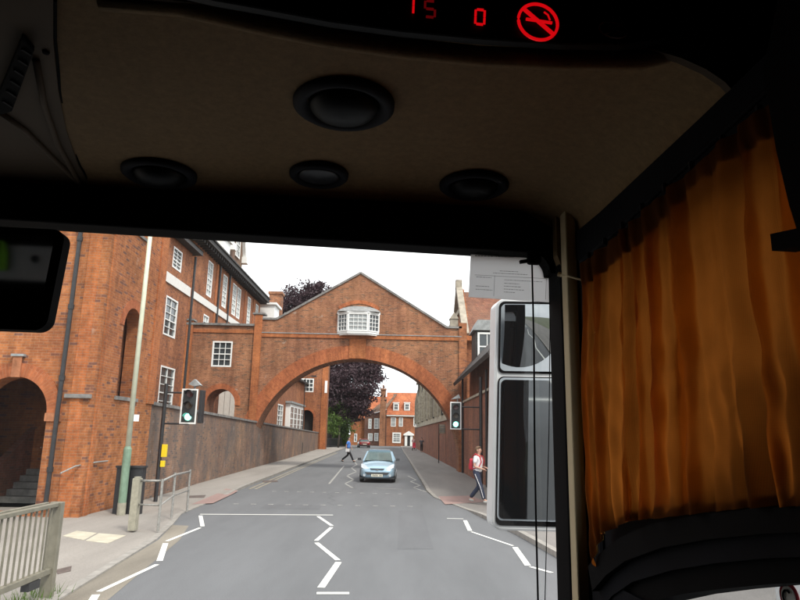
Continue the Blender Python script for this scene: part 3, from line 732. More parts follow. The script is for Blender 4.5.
mb = MB(); fbox(mb, fg, 60, 88, 8.4, 8.6, -.4, .5); mb.build('eaves', 'dkeave', r)
r = thing('garden_wing', (-10.5, 86, 0), 'red brick wing with dark arched porch and white casement, seen through the arch', 'building')
fw = FY(86)
wa = (fw.sz(299, 379)[0], fw.sz(314, 379)[0], fw.sz(306, 392)[1], fw.sz(306, 378.5)[1])
pa0 = fw.sz(299.5, 425)[0]; pa1 = fw.sz(313, 425)[0]; pz = fw.sz(306, 410)[1]
ed = fw.sz(327, 400)[0]
mb = MB(); slab(mb, fw, rect(-16, ed, 0, 13.2), [rect(*wa), archpoly(pa0, pa1, 1.9, pz - (pa1 - pa0) / 2)], -.4, 0); mb.box(ed - .42, ed - .02, 86.41, 88, 0, 13.2); mb.build('wall', 'brick_red', r)
window(fw, r, *wa, nx=4, nz=3, rec=.05, fr=.14, bar=.08)
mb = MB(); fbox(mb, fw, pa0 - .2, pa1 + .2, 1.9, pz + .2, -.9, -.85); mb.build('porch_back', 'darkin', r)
mb = MB(); ring(mb, fw, (pa0 + pa1) / 2, pz - (pa1 - pa0) / 2, (pa1 - pa0) / 2 + .003, (pa1 - pa0) / 2 + .3, 0, math.pi, 0, .05, 16); mb.build('arch_trim', 'rubbed', r)
mb = MB(); fbox(mb, fw, ed - .75, ed + .03, 0, 13.2, .002, .12); mb.build('pilaster', 'quoin', r)
mb = MB(); fbox(mb, fw, ed - .35, ed - .02, 7.4, 9.0, .121, .17); mb.build('white_plaque', 'white', r)
# lamp column in front of the low wall
p = gp(345.5, 454); p = Vector((-8.0, 66, 0))
p = gp(301.5, 455)
r = thing('slim_lamp_column', (p.x, p.y, PH), 'thin dark lamp column on the left pavement seen through the arch', 'lamp post')
mb = MB(); mb.tube([(p.x, p.y, PH), (p.x, p.y, 1.2)], .09); mb.build('base', 'black', r)
mb = MB(); mb.tube([(p.x, p.y, 1.2), (p.x, p.y, 7.6)], [.05, .035]); mb.build('pole', 'black', r)
mb = MB(); mb.tube([(p.x, p.y, 7.6), (p.x + .2, p.y, 7.75), (p.x + .7, p.y, 7.8)], .03); mb.box(p.x + .6, p.x + 1.1, p.y - .1, p.y + .1, 7.72, 7.85); mb.build('lantern', 'black', r)

# ================================================================== TREES
def tree(name, base, trunk_h, tr, blobs, nleaf, leaf, mat, label, cat='tree', limbs=8, group=None):
    r = thing(name, base, label, cat, group); b = Vector(base)
    mb = MB(); top = b + Vector((0, 0, trunk_h)); mb.tube([b, b + Vector((.1, 0, trunk_h * .5)), top], [tr, tr * .8, tr * .6], 10)
    for i in range(limbs):
        c, rad = random.choice(blobs); e = Vector(c) + Vector((random.uniform(-.4, .4) * rad[0], random.uniform(-.4, .4) * rad[1], random.uniform(-.3, .3) * rad[2]))
        mid = (top + e) / 2 + Vector((0, 0, .4)); s0 = b + Vector((0, 0, trunk_h * random.uniform(.6, 1)))
        mb.tube([s0, mid, e], [tr * .4, tr * .22, tr * .07], 7)
    mb.build('trunk', 'trunk', r, smooth=True)
    lf = MB(); tot = sum(q[1][0] * q[1][2] for q in blobs)
    for c, rad in blobs:
        k = int(nleaf * rad[0] * rad[2] / tot)
        cl = []
        for _ in range(max(6, k // 60)):
            d = Vector((random.gauss(0, 1), random.gauss(0, 1), random.gauss(0, 1))).normalized() * random.uniform(.55, 1.0)
            cl.append(Vector(c) + Vector((d.x * rad[0], d.y * rad[1], d.z * rad[2])))
        for _ in range(k):
            q = random.choice(cl); s = .2 * min(rad)
            pt = q + Vector((random.gauss(0, s), random.gauss(0, s), random.gauss(0, s * .7)))
            n = Vector((random.gauss(0, 1), random.gauss(0, 1), random.gauss(.6, 1))).normalized()
            t = n.orthogonal().normalized(); t.rotate(Matrix.Rotation(random.uniform(0, 6.28), 3, n)); u = n.cross(t); l = leaf * random.uniform(.6, 1.3)
            lf.add([pt - t * l, pt + u * l * .45, pt + t * l, pt - u * l * .45], [(0, 1, 2, 3)])
    lf.build('crown', mat, r)
    return r
T0 = gp(360, 449)
tx, ty = -11.0, 104
def fromY(px, py, Y): d = ray(px, py); return d * (Y / d.y) + Vector((0, 0, EYE))
bl = []
for (px, py, Y, a, h) in [(352, 385, 100, 4.6, 3.4), (340, 372, 104, 4, 3), (366, 372, 101, 3.0, 2.3), (345, 400, 99, 3.4, 2.6), (333, 392, 102, 2.8, 3), (356, 408, 98, 2.4, 1.9), (305, 300, 108, 4.2, 3.2), (296, 312, 108, 4.4, 3), (318, 296, 108, 3.4, 2.2), (325, 330, 106, 5.5, 5), (345, 345, 105, 5, 4), (308, 340, 108, 5, 5), (370, 362, 102, 2.5, 2)]:
    bl.append((fromY(px, py, Y), (a, a * .9, h)))
b0_ = fromY(333, 450, 101); 
tree('copper_beech_tree', (b0_.x - 1.0, 103, 0), 8, .55, bl, 52000, .27, 'leaf_copper', 'large copper beech with dark purple leaves behind the brick arch', limbs=16)
def blobs_px(L): return [(fromY(px, py, Y), (a, a, h)) for (px, py, Y, a, h) in L]
tree('lime_tree', (fromY(346, 450, 110).x, 110, 0), 4, .25, blobs_px([(342, 424, 110, 2.1, 2.2), (338, 432, 109, 2.0, 2.2), (346, 416, 111, 1.8, 1.6), (343, 412, 112, 2.0, 1.6), (334, 420, 108, 2.0, 2.6)]), 9000, .22, 'leaf_green', 'fresh green broadleaf tree growing under the copper beech', limbs=7)
tree('young_tree', (fromY(338, 450, 98).x, 98, 0), 4.2, .17, blobs_px([(336, 412, 98, 1.7, 1.6), (334, 425, 98, 1.3, 1.6)]), 2600, .18, 'leaf_green', 'slim young tree standing at the end of the left retaining wall', limbs=4)
tree('dark_tree', (-11.6, 122, 0), 5, .25, blobs_px([(338, 408, 118, 3.6, 3.2), (346, 402, 119, 3.2, 2.4)]), 6000, .28, 'leaf_dark', 'dark green tree in the shade behind the lime tree', limbs=6)
# garden hedge / shrubs behind railing
hp = MB()
for _ in range(7000):
    x = random.uniform(-12.5, -8.2); y = random.uniform(108, 112); z = random.uniform(.3, 2.5 + .5 * math.sin(x * 2.2) + .3 * math.sin(x * 5))
    n = Vector((random.gauss(0, 1), random.gauss(0, 1), random.gauss(0, 1))).normalized(); t = n.orthogonal().normalized(); u = n.cross(t); l = random.uniform(.1, .2)
    pt = Vector((x, y, z)); hp.add([pt - t * l, pt + u * l * .6, pt + t * l, pt - u * l * .6], [(0, 1, 2, 3)])
tag(hp.build('hedge', 'leaf_green'), 'bright green garden hedge below the lime tree', 'hedge')
r = thing('garden_railing', (-9.3, 100, 0), 'dark iron garden railing between the retaining wall and the far houses', 'railing')
mb = MB()
A, B = Vector((-10.7, 94, PH)), Vector((-8.6, 111, PH))
for i in range(70):
    q = A.lerp(B, i / 69); mb.box(q.x - .02, q.x + .02, q.y - .02, q.y + .02, PH, 1.5)
mb.build('bars', 'black', r); mb = MB(); mb.bar(A + Vector((0, 0, 1.25)), B + Vector((0, 0, 1.25)), .05); mb.bar(A + Vector((0, 0, .2)), B + Vector((0, 0, .2)), .05); mb.build('rail', 'black', r)

# ================================================================== FAR HOUSES
FYh = 126
fh = FY(FYh)
def hs(px, py, f=fh): return f.sz(px, py)
r = thing('far_brick_house', (2, FYh, 0), 'far brick house with orange tiled roof, white dormers and white doorcase', 'house')
xl = hs(386, 440)[0]; xr = xl + 13; ez = hs(400, 415)[1]; rz = hs(400, 399.5)[1] + 1.6
hw = []
for (x0, x1, y0, y1) in ((391, 396, 417.5, 426.5), (399, 403, 417.5, 426.5), (413.5, 418, 417.5, 426.5), (425, 430, 417.5, 427)):
    hw.append((hs(x0, y0)[0], hs(x1, y0)[0], hs(x0, y1)[1], hs(x0, y0)[1]))
gw = (hs(392.5, 432)[0], hs(401, 432)[0], hs(396, 443)[1], hs(396, 432.5)[1])
dr = (hs(407.3, 440)[0], hs(410, 440)[0], 0.1, hs(408, 436)[1])
mb = MB(); slab(mb, fh, rect(xl, xr, 0, ez), [rect(*q) for q in hw] + [rect(*gw)], -.35, 0)
mb.add([(xl + .01, FYh + .36, 0), (xl + .01, FYh + 9, 0), (xl + .01, FYh + 9, ez), (xl + .01, FYh + 4.5, rz - .1), (xl + .01, FYh + .36, ez)], [(0, 1, 2, 3, 4)])
mb.build('wall', 'brick_red', r)
for q in hw: window(fh, r, *q, nx=3, nz=4, rec=.02, fr=.14, bar=.06, glass='glass')
window(fh, r, *gw, nx=4, nz=4, rec=.0, fr=.25, bar=.08)
mb = MB(); mb.prism([(xl - .1, FYh - .35, ez), (xl - .1, FYh + 4.5, rz), (xl - .1, FYh + 9.3, ez)], (13.2, 0, 0)); mb.build('roof', 'tile_far', r)
mb = MB(); fbox(mb, fh, xl, xr, ez - .25, ez - .003, .002, .3); mb.build('cornice', 'band', r)
for px in (396, 407, 420):
    a, z = hs(px, 412); 
    mb = MB(); mb.box(a - .55, a + .55, FYh + .5, FYh + 2.6, z + .3, z + 1.75); mb.box(a - .65, a + .65, FYh + .42, FYh + 2.6, z + 1.75, z + 1.9); dd = mb.build('dormer', 'white', r)
    window(FY(FYh + .5), dd, a - .42, a + .42, z + .45, z + 1.6, 2, 2, proud=.05, fr=.1)
mb = MB(); dx0, dx1, _, dz = dr; fbox(mb, fh, dx0 - .5, dx0 - .02, .1, dz + .1, .003, .3); fbox(mb, fh, dx1 + .02, dx1 + .5, .1, dz + .1, .003, .3)
v = [(dx0 - .75, dz + .1), (dx1 + .75, dz + .1), (dx1 + .75, dz + .35), ((dx0 + dx1) / 2, dz + .95), (dx0 - .75, dz + .35)]
mb.prism([fh.p(a, z, .003) for a, z in v], fh.N * .45); mb.build('doorcase', 'white', r)
mb = MB(); fbox(mb, fh, dx0, dx1, .1, dz, .003, .1); mb.build('door', 'black', r)
# middle dark house, set at an angle, with big chimney
r = thing('middle_dark_house', (-4, FYh, 0), 'darker brick house with a tall chimney stack, between the orange gable and the dormered house', 'house')
P1 = Vector((xl - .05, FYh - .2, 0)); P0 = Vector((hs(363.5, 440)[0], FYh - 2.0 + 4, 0)); T = (P1 - P0).normalized(); fm = F(P0, T, (T.y, -T.x, 0)); L = (P1 - P0).length
mw = [(.9, 1.6, 3.2, 5.1), (2.2, 3.1, 3.2, 5.2), (L - 1.5 - .1, L - .7, 3.2, 5.2), (.9, 1.9, .9, 2.3), (2.3, 3.2, .9, 2.4)]
mb = MB(); slab(mb, fm, [(0, 0), (L, 0), (L, 6.9), (0, 5.6)], [rect(*q) for q in mw], -.3, 0); mb.build('wall', 'brick_dark', r)
for q in mw: window(fm, r, *q, nx=2, nz=3, rec=.0, fr=.16, bar=.07, glass='netglass')
mb = MB(); mb.add([fm.p(-.2, 5.55, .2), fm.p(L, 6.9, .2), fm.p(L, 10.2, -4.5), fm.p(L - 1.2, 10.2, -4.5)], [(0, 1, 2), (0, 2, 3)]); mb.build('roof', 'tile_brown', r)
mb = MB(); c0 = hs(379.2, 440)[0]; c1 = hs(385, 440)[0]
mb.box(c0, c1, FYh - 1.0, FYh + .4, 0, 8.3); mb.box(c0 + .05, c1 - .05, FYh - .8, FYh + .3, 8.3, 10.6); mb.box(c0 - .05, c1 + .05, FYh - .95, FYh + .4, 10.6, 10.9); mb.tube([((c0 + c1) / 2, FYh - .3, 10.9), ((c0 + c1) / 2, FYh - .3, 11.6)], .16); mb.build('chimney', 'brick_arch', r)
# orange gable house
r = thing('orange_gable_house', (-8, FYh + 4, 0), 'low orange brick house with a sweeping red tiled roof, leftmost of the far houses', 'house')
f3 = FY(FYh + 3)
x0, x1 = f3.sz(350, 440)[0], f3.sz(364.5, 440)[0]; z1 = f3.sz(357, 418)[1]
dw = (f3.sz(354, 440)[0], f3.sz(357, 440)[0], .6, 2.2)
mb = MB(); slab(mb, f3, rect(x0, x1, 0, z1), [rect(*dw)], -.3, 0); mb.build('wall', 'brick_orange', r); window(f3, r, *dw, nx=2, nz=2, rec=.02, fr=.14)
mb = MB(); ztop = f3.sz(372, 400)[1] + 1
mb.add([(x0 - .5, FYh + 2.6, z1 - .05), (x1 + .4, FYh + 2.6, z1 - .05), (x1 + 5.5, FYh + 2.7, ztop - .5), (x1 + 5.5, FYh + 8, ztop), (x0 + 1.6, FYh + 8, ztop), (x0 - .5, FYh + 13, z1)], [(0, 1, 2, 3, 4), (0, 4, 5)]); mb.build('roof', 'tile_far', r)
mb = MB(); fbox(mb, f3, x0 - .5, x1 + .3, z1 - .2, z1 - .06, .003, .35); mb.build('eaves', 'dkeave', r)

# ================================================================== RIGHT SIDE
r = thing('boundary_wall', (3.9, 30, 0), 'red brown brick boundary wall with stone coping along the right pavement', 'wall')
mb = MB(); mb.prism([(3.85, 20, 0), (4.2, 20, 0), (4.2, 38.2, 0), (3.85, 38.2, 0)], (0, 0, 4.05)); mb.build('wall', 'brick_right', r)
cpn = MB(); cpn.box(3.78, 4.26, 20, 38.2, 4.052, 4.16); cpn.build('coping', 'stone_dark', r)
r = thing('far_boundary_wall', (3.6, 70, 0), 'brick boundary wall running on beyond the arch below the buttressed stone hall', 'wall')
mb = MB(); mb.prism([(3.82, 40.25, 0), (4.2, 40.25, 0), (3.3, 110, 0), (2.95, 110, 0)], (0, 0, 3.3)); mb.build('wall', 'brick_right', r)
cpn = MB(); cpn.prism([(3.74, 40.25, 3.302), (4.26, 40.25, 3.302), (3.36, 110, 3.302), (2.87, 110, 3.302)], (0, 0, .12)); cpn.build('coping', 'stone_dark', r)
# stone hall with buttresses
r = thing('stone_hall', (4.5, 75, 0), 'old grey stone hall with tall buttresses and narrow windows, right side beyond the arch', 'building')
fsn = F((4.35, 42, 0), (-1.05, 66, 0), (-1, -.016, 0)); LH = 66.0
ws = [(2.3 + i * 5.4, 3.6 + i * 5.4, 4.6, 8.4) for i in range(12)]
mb = MB(); slab(mb, fsn, rect(0, LH, 0, 10.4), [archpoly(a, b, z0, z1 - .6) for a, b, z0, z1 in ws], -.4, 0); mb.box(3.35, 12, 107.9, 108.2, 0, 10.4); mb.build('wall', 'flint', r)
mb = MB()
for a, b, z0, z1 in ws: fbox(mb, fsn, a - .1, b + .1, z0 - .1, z1 + .2, -.35, -.3)
mb.build('pane', 'glass', r)
for i in range(13):
    a = i * 5.4 - .2
    mb = MB(); mb.prism([fsn.p(a, 3.95, .003), fsn.p(a, 3.95, .5), fsn.p(a, 7.5, .5), fsn.p(a, 8.8, .25), fsn.p(a, 9.8, .003)], fsn.T * .7); mb.build('buttress', 'stone_dark', r)
mb = MB(); fbox(mb, fsn, 0, LH, 10.4, 10.7, -.6, .3); mb.build('cornice', 'stone_dark', r)
mb = MB(); fbox(mb, fsn, 0, LH, 3.4, 3.9, .002, .12); mb.build('plinth', 'stone_dark', r)
mb = MB(); 
for i in range(6): mb.tube([fsn.p(4.4 + i * 10.8, 3.9, .2), fsn.p(4.4 + i * 10.8, 10.3, .2)], .08, 8)
mb.build('drainpipe', 'black', r)
# gabled hall with red roof to the right of the arch
r = thing('gabled_hall', (5, 42, 0), 'brick hall with steep red tiled roof and pale stone gable coping right of the arch', 'building')
mb = MB(); mb.prism([(4.15, 39.2, 0), (4.15, 48.0, 0), (4.15, 48.0, 8.3), (4.15, 43.6, 12.2), (4.15, 39.2, 8.3)], (.3, 0, 0)); mb.box(4.46, 20, 39.2, 39.5, 0, 8.3); mb.build('wall', 'brick_red', r)
mb = MB(); mb.add([(4.3, 39.0, 8.25), (22, 39.0, 8.25), (22, 43.6, 12.0), (4.3, 43.6, 12.0), (22, 48.2, 8.25), (4.3, 48.2, 8.25)], [(0, 1, 2, 3), (3, 2, 4, 5)]); mb.build('roof', 'tile', r)
mb = MB(); mb.bar((4.1, 39.0, 8.25), (4.1, 43.6, 12.35), .42, .28); mb.bar((4.1, 43.6, 12.35), (4.1, 48.2, 8.25), .42, .28); mb.box(3.86, 4.3, 43.3, 43.9, 12.2, 12.8); mb.build('gable_coping', 'stone', r)
mb = MB(); mb.box(3.25, 3.75, 40.4, 41.0, 8.3, 9.5); mb.prism([(3.2, 40.35, 9.5), (3.8, 40.35, 9.5), (3.5, 40.35, 9.95)], (0, .7, 0)); mb.build('pinnacle', 'stone', r)
mb = MB(); fbox(mb, FY(39.0), 4.12, 7, 7.9, 8.2, 0, .15); mb.build('parapet_band', 'quoin', r)
# street front building right with oriel
r = thing('right_street_building', (4.3, 30, 0), 'dark red brick street building with a lead topped oriel window, beside the coach mirror', 'building')
fr_ = FX(4.05, -1)
mb = MB(); mb.box(4.22, 4.6, 23, 38.1, 0, 6.3); mb.build('wall', 'brick_right', r)
mb = MB(); mb.prism([(3.2, 23, 5.15), (3.28, 23, 5.0), (4.35, 23, 6.35), (4.3, 23, 6.5)], (0, 14.6, 0)); eav = mb.build('lean_to_roof', 'dkeave', r)
fo = FY(33.2)
mb = MB(); mb.box(4.0, 5.2, 33.2, 35, 5.9, 7.6); o_ = mb.build('oriel', 'dkeave', r)
window(FY(33.2), o_, 4.1, 5.1, 6.0, 7.5, 2, 2, proud=.06, fr=.1)
mb = MB(); mb.prism([(3.85, 33.05, 7.6), (5.3, 33.05, 7.6), (5.2, 33.05, 8.15), (4.1, 33.05, 8.15)], (0, 2.1, 0)); mb.build('oriel_roof', 'lead', o_)
mb = MB(); mb.tube([(3.78, 37.8, .1), (3.78, 37.8, 5.6)], .06, 8); mb.tube([(3.78, 27.6, .1), (3.78, 27.6, 5.0)], .06, 8); mb.build('drainpipe', 'black', r)

# ================================================================== STREET FURNITURE
# lamp post left
p = gp(121, 513, PH); 
r = thing('lamp_post', (p.x, p.y, PH), 'tall cream lamp post with a green base on the left pavement by the brick corner', 'lamp post')
mb = MB(); mb.tube([(p.x, p.y, PH), (p.x, p.y, 1.65)], .10, 14); mb.tube([(p.x, p.y, 1.65), (p.x, p.y, 1.72)], [.10, .07], 14); mb.build('base', 'green', r, smooth=False)
mb = MB(); mb.tube([(p.x, p.y, .03), (p.x, p.y, PH + .25)], .105, 14); mb.build('foot', 'concrete', r)
mb = MB(); mb.tube([(p.x, p.y, 1.7), (p.x, p.y, 9.5)], [.068, .05], 14); mb.build('pole', 'cream', r, smooth=True)
mb = MB(); mb.tube([(p.x, p.y, 9.5), (p.x + .6, p.y, 9.9), (p.x + 1.2, p.y, 9.95)], .04, 10); mb.build('bracket', 'cream', r)
mb = MB(); mb.box(p.x + 1.0, p.x + 1.7, p.y - .13, p.y + .13, 9.87, 10.02); mb.build('lantern', 'galv', r, bevel=.03)
mb = MB(); mb.box(p.x + .075, p.x + .2, p.y - .02, p.y + .02, 2.35, 2.52); mb.build('small_sign', 'white', r)
# feeder cabinets behind it
for i, (xa, lab) in enumerate(((112, 'black steel utility cabinet left of the lamp post base'), (126, 'black steel utility cabinet right of the lamp post base'))):
    q = gp(xa, 512, PH); q2 = gp(xa + 11, 510, PH)
    r = thing('utility_cabinet', (q.x, q.y, PH), lab, 'cabinet', 'utility cabinets by the lamp post')
    w = .32
    mb = MB(); mb.box(q.x, q.x + w, q.y, q.y + .25, .03, PH + 1.08); mb.build('body', 'black', r, bevel=.01)
    mb = MB(); mb.box(q.x + .03, q.x + w - .03, q.y - .012, q.y - .002, PH + .08, PH + 1.0); dd = mb.build('door', 'black', r)
    mb = MB(); mb.box(q.x + w - .08, q.x + w - .05, q.y - .03, q.y - .013, PH + .5, PH + .62); mb.build('handle', 'galv', dd)
    mb = MB(); mb.box(q.x - .02, q.x + w + .02, q.y - .03, q.y + .27, PH + 1.08, PH + 1.13); mb.build('lid', 'black', r)

TLglow = emit('green_lamp', (.25, 1.0, .75), 2.2); MT['tl_green'] = TLglow
MT['tl_off_red'] = plain('unlit_red_lens', (.06, .01, .01), .3); MT['tl_off_amber'] = plain('unlit_amber_lens', (.06, .04, .02), .3)
MT['tl_board'] = plain('signal_board', (.03, .035, .035), .5)
def signal_head(r, cx, y, z0, W=.44, H=1.12, name='signal_head'):
    mb = MB(); mb.box(cx - W / 2, cx + W / 2, y, y + .02, z0, z0 + H); bd = mb.build(name, 'tl_board', r)
    mb = MB(); t = .045
    for (a, b, c, d) in ((cx - W / 2, cx + W / 2, z0, z0 + t), (cx - W / 2, cx + W / 2, z0 + H - t, z0 + H), (cx - W / 2, cx - W / 2 + t, z0 + t, z0 + H - t), (cx + W / 2 - t, cx + W / 2, z0 + t, z0 + H - t)):
        mb.box(a, b, y - .006, y - .001, c, d)
    mb.build('white_border', 'white', bd)
    mb = MB(); mb.box(cx - .14, cx + .14, y + .022, y + .22, z0 + .08, z0 + H - .08); mb.build('housing', 'black', bd, bevel=.02)
    for i, mt in enumerate(('tl_green', 'tl_off_amber', 'tl_off_red')):
        zc = z0 + .21 + i * .345
        mb = MB(); mb.lathe((cx, y - .02, zc), [(.0, .0), (.1, -.01), (.105, .015)], 20, 'y'); mb.build('lens', mt, bd)
        mb = MB(); o = len(mb.v); n = 12
        for j in range(n + 1):
            t = math.pi * j / n
            for (rr_, dy) in ((.125, 0), (.125, -.2 if 0 < j < n else -.06), (.115, -.2 if 0 < j < n else -.06), (.115, 0)):
                mb.v.append(Vector((cx + rr_ * math.cos(t), y - .007 + dy, zc + rr_ * math.sin(t))))
        for j in range(n):
            for k in range(4): a = o + j * 4 + k; b = o + j * 4 + (k + 1) % 4; mb.f.append([a, b, b + 4, a + 4])
        mb.build('visor', 'black', bd)
    return bd
p = gp(155.5, 500, PH); pw = .06
r = thing('traffic_signal', (p.x, p.y, PH), 'black traffic signal post on the left pavement showing green, with yellow push button boxes', 'traffic light', 'traffic signals showing green')
mb = MB(); mb.tube([(p.x, p.y, .03), (p.x, p.y, 3.55)], pw, 12); mb.build('pole', 'black', r, smooth=False)
hx, hz = FY(p.y).sz(190, 406); hz0 = FY(p.y).sz(190, 424)[1]; hz1 = FY(p.y).sz(190, 389)[1]
hd = signal_head(r, hx, p.y - .1, hz0, H=hz1 - hz0, W=.5)
mb = MB()
for z in (hz0 + .0, hz1 - .12): mb.tube([(p.x, p.y, z), (hx + .02, p.y, z)], .028, 8)
mb.build('bracket_arm', 'black', r)
mb = MB(); mb.box(p.x + .062, p.x + .2, p.y - .08, p.y + .06, 1.35, 1.72); mb.build('push_button_box', 'yellow', r, bevel=.01)
mb = MB(); mb.box(p.x + .062, p.x + .17, p.y - .08, p.y + .06, 1.06, 1.24); mb.build('push_button_box', 'yellow', r, bevel=.01)
mb = MB(); mb.tube([(hx + .1, p.y, hz1 - .05), (hx + .1, p.y, hz1 + .16)], .03, 8); mb.prism([(hx - .08, p.y - .1, hz1 + .14), (hx + .1, p.y - .1, hz1 + .3), (hx + .3, p.y - .1, hz1 + .12), (hx + .1, p.y - .1, hz1 + .08)], (0, .22, 0)); mb.build('detector', 'lead', r)
mb = MB(); mb.box(hx + .27, hx + .38, p.y - .05, p.y + .25, hz0 + .03, hz1 - .03); mb.build('side_head', 'black', r, bevel=.015)
# right
q = gp(481, 489, PH)
r = thing('traffic_signal', (q.x, q.y, PH), 'traffic signal showing green on a long bracket from a black pole at the right wall', 'traffic light', 'traffic signals showing green')
q.y = 27.0; q.x = FY(27).sz(481, 450)[0]; r.location = (q.x, q.y, PH)
mb = MB(); mb.tube([(q.x, q.y, PH), (q.x, q.y, 4.6)], .07, 12); mb.build('pole', 'black', r)
f27 = FY(27); hx = f27.sz(455.5, 415)[0]; hz0 = f27.sz(455, 429.5)[1]; hz1 = f27.sz(455, 402)[1]
signal_head(r, hx, q.y - .1, hz0, H=hz1 - hz0, W=.46)
mb = MB()
for z in (hz0 + .02, hz1 - .2): mb.tube([(q.x, q.y, z), (hx, q.y, z)], .028, 8)
mb.build('bracket_arm', 'black', r)
mb = MB(); mb.tube([(hx + .08, q.y, hz1 - .05), (hx + .08, q.y, hz1 + .14)], .025, 8); mb.prism([(hx - .2, q.y - .1, hz1 + .1), (hx + .12, q.y - .1, hz1 + .32), (hx + .2, q.y - .1, hz1 + .16)], (0, .2, 0)); mb.build('detector', 'lead', r)
# sign right
q = gp(438.7, 463, PH); f5 = FY(q.y)
r = thing('street_sign', (q.x, q.y, PH), 'small grey rectangular sign on a slim post on the right pavement by the wall', 'sign')
mb = MB(); mb.tube([(q.x, q.y, PH), (q.x, q.y, f5.sz(439, 424)[1])], .035, 8); mb.build('post', 'black', r)
sx1 = f5.sz(450.5, 428)[0]; z1 = f5.sz(445, 424.5)[1]; z0 = f5.sz(445, 433.5)[1]
mb = MB(); mb.box(q.x + .02, sx1, q.y - .06, q.y - .03, z0, z1); sp_ = mb.build('sign_plate', 'stone_dark', r)
mb = MB()
for i in range(3): mb.box(q.x + .1, sx1 - .12, q.y - .066, q.y - .061, z0 + .14 + i * .19, z0 + .2 + i * .19)
mb.build('lettering', 'lead', sp_)

# near fence (left foreground)
r = thing('metal_fence', (-4.5, 8.9, 0), 'grey beige metal fence panel with vertical bars at the lower left corner', 'fence')
A = Vector((-4.46, 8.9, 0)); B = Vector((-4.36, 5.2, 0)); dv = (B - A).normalized(); HF = 1.16
nv = Vector((-dv.y, dv.x, 0))
mb = MB(); mb.bar(A + Vector((0, 0, HF)), B + Vector((0, 0, HF)), .07, .05); mb.bar(A + Vector((0, 0, HF)) - nv * .16, B + Vector((0, 0, HF)) - nv * .16, .05, .04); mb.build('top_rail', 'fence', r, bevel=.006)
mb = MB(); mb.bar(A + Vector((0, 0, .34)), B + Vector((0, 0, .34)), .07, .07); mb.build('bottom_rail', 'fence', r, bevel=.006)
for t in (0.0, 1.68, 3.4):
    c = A + dv * (t + .05); mb = MB(); mb.box(c.x - .09, c.x + .07, c.y - .045, c.y + .045, 0.02, HF + .03); mb.build('post', 'fence', r, bevel=.008)
mb = MB(); k = 0; t = .2
while t < 3.6:
    if abs(t - 1.73) > .1: c = A + dv * t; mb.box(c.x - .010, c.x + .010, c.y - .009, c.y + .009, .375, HF - .026)
    t += .125
mb.build('bars', 'fence', r)
mb = MB(); mb.box(A.x - .05, A.x + .05, A.y - .6, A.y - .35, .2, .3); mb.build('hinge', 'black', r)
tf = MB()
for _ in range(500):
    x = random.gauss(-4.55, .16); y = random.uniform(5, 9.2); a = random.uniform(0, 6.28); h_ = random.uniform(.03, .12)
    tf.add([(x, y, .02), (x + .012 * math.cos(a), y + .012 * math.sin(a), .02), (x + random.gauss(0, .04), y + random.gauss(0, .04), .1 + h_)], [(0, 1, 2)])
o = tag(tf.build('weeds', 'leaf_green'), 'dry grass and weeds along the foot of the near fence', 'grass'); o['kind'] = 'stuff'
# guard rail with concrete post
r = thing('guard_rail', (-5.5, 16, 0), 'grey pipe pedestrian guard rail on the left kerb', 'railing')
p0, p1, p2 = gp(158, 529, .1), gp(171.5, 516, .1), gp(187, 509, .1); pc = gp(133, 528, .1)
Zt, Zm = 1.07, .58
mb = MB(); mb.tube([Vector((pc.x, pc.y, Zt)), Vector((p0.x, p0.y, Zt + .01)), Vector((p1.x, p1.y, Zt)), Vector((p2.x, p2.y, Zt))], .026, 10); mb.build('top_rail', 'galv', r, smooth=True)
mb = MB(); mb.tube([Vector((pc.x, pc.y, Zm)), Vector((p0.x, p0.y, Zm)), Vector((p1.x, p1.y, Zm)), Vector((p2.x, p2.y, Zm))], .02, 10); mb.build('middle_rail', 'galv', r, smooth=True)
for q in (p0, p1, p2): mb = MB(); mb.tube([(q.x, q.y, 0.05), (q.x, q.y, Zt + .05)], .028, 10); mb.build('post', 'galv', r)
r = thing('concrete_post', (pc.x, pc.y, .1), 'square pale concrete bollard post at the near end of the guard rail', 'bollard')
mb = MB(); mb.box(pc.x - .08, pc.x + .07, pc.y - .1, pc.y + .1, .05, 1.12); mb.build('post_body', 'concrete', r, bevel=.012)
mb = MB(); mb.box(pc.x - .06, pc.x + .05, pc.y - .07, pc.y + .07, 1.121, 1.15); mb.build('post_cap', 'concrete', r, bevel=.01)

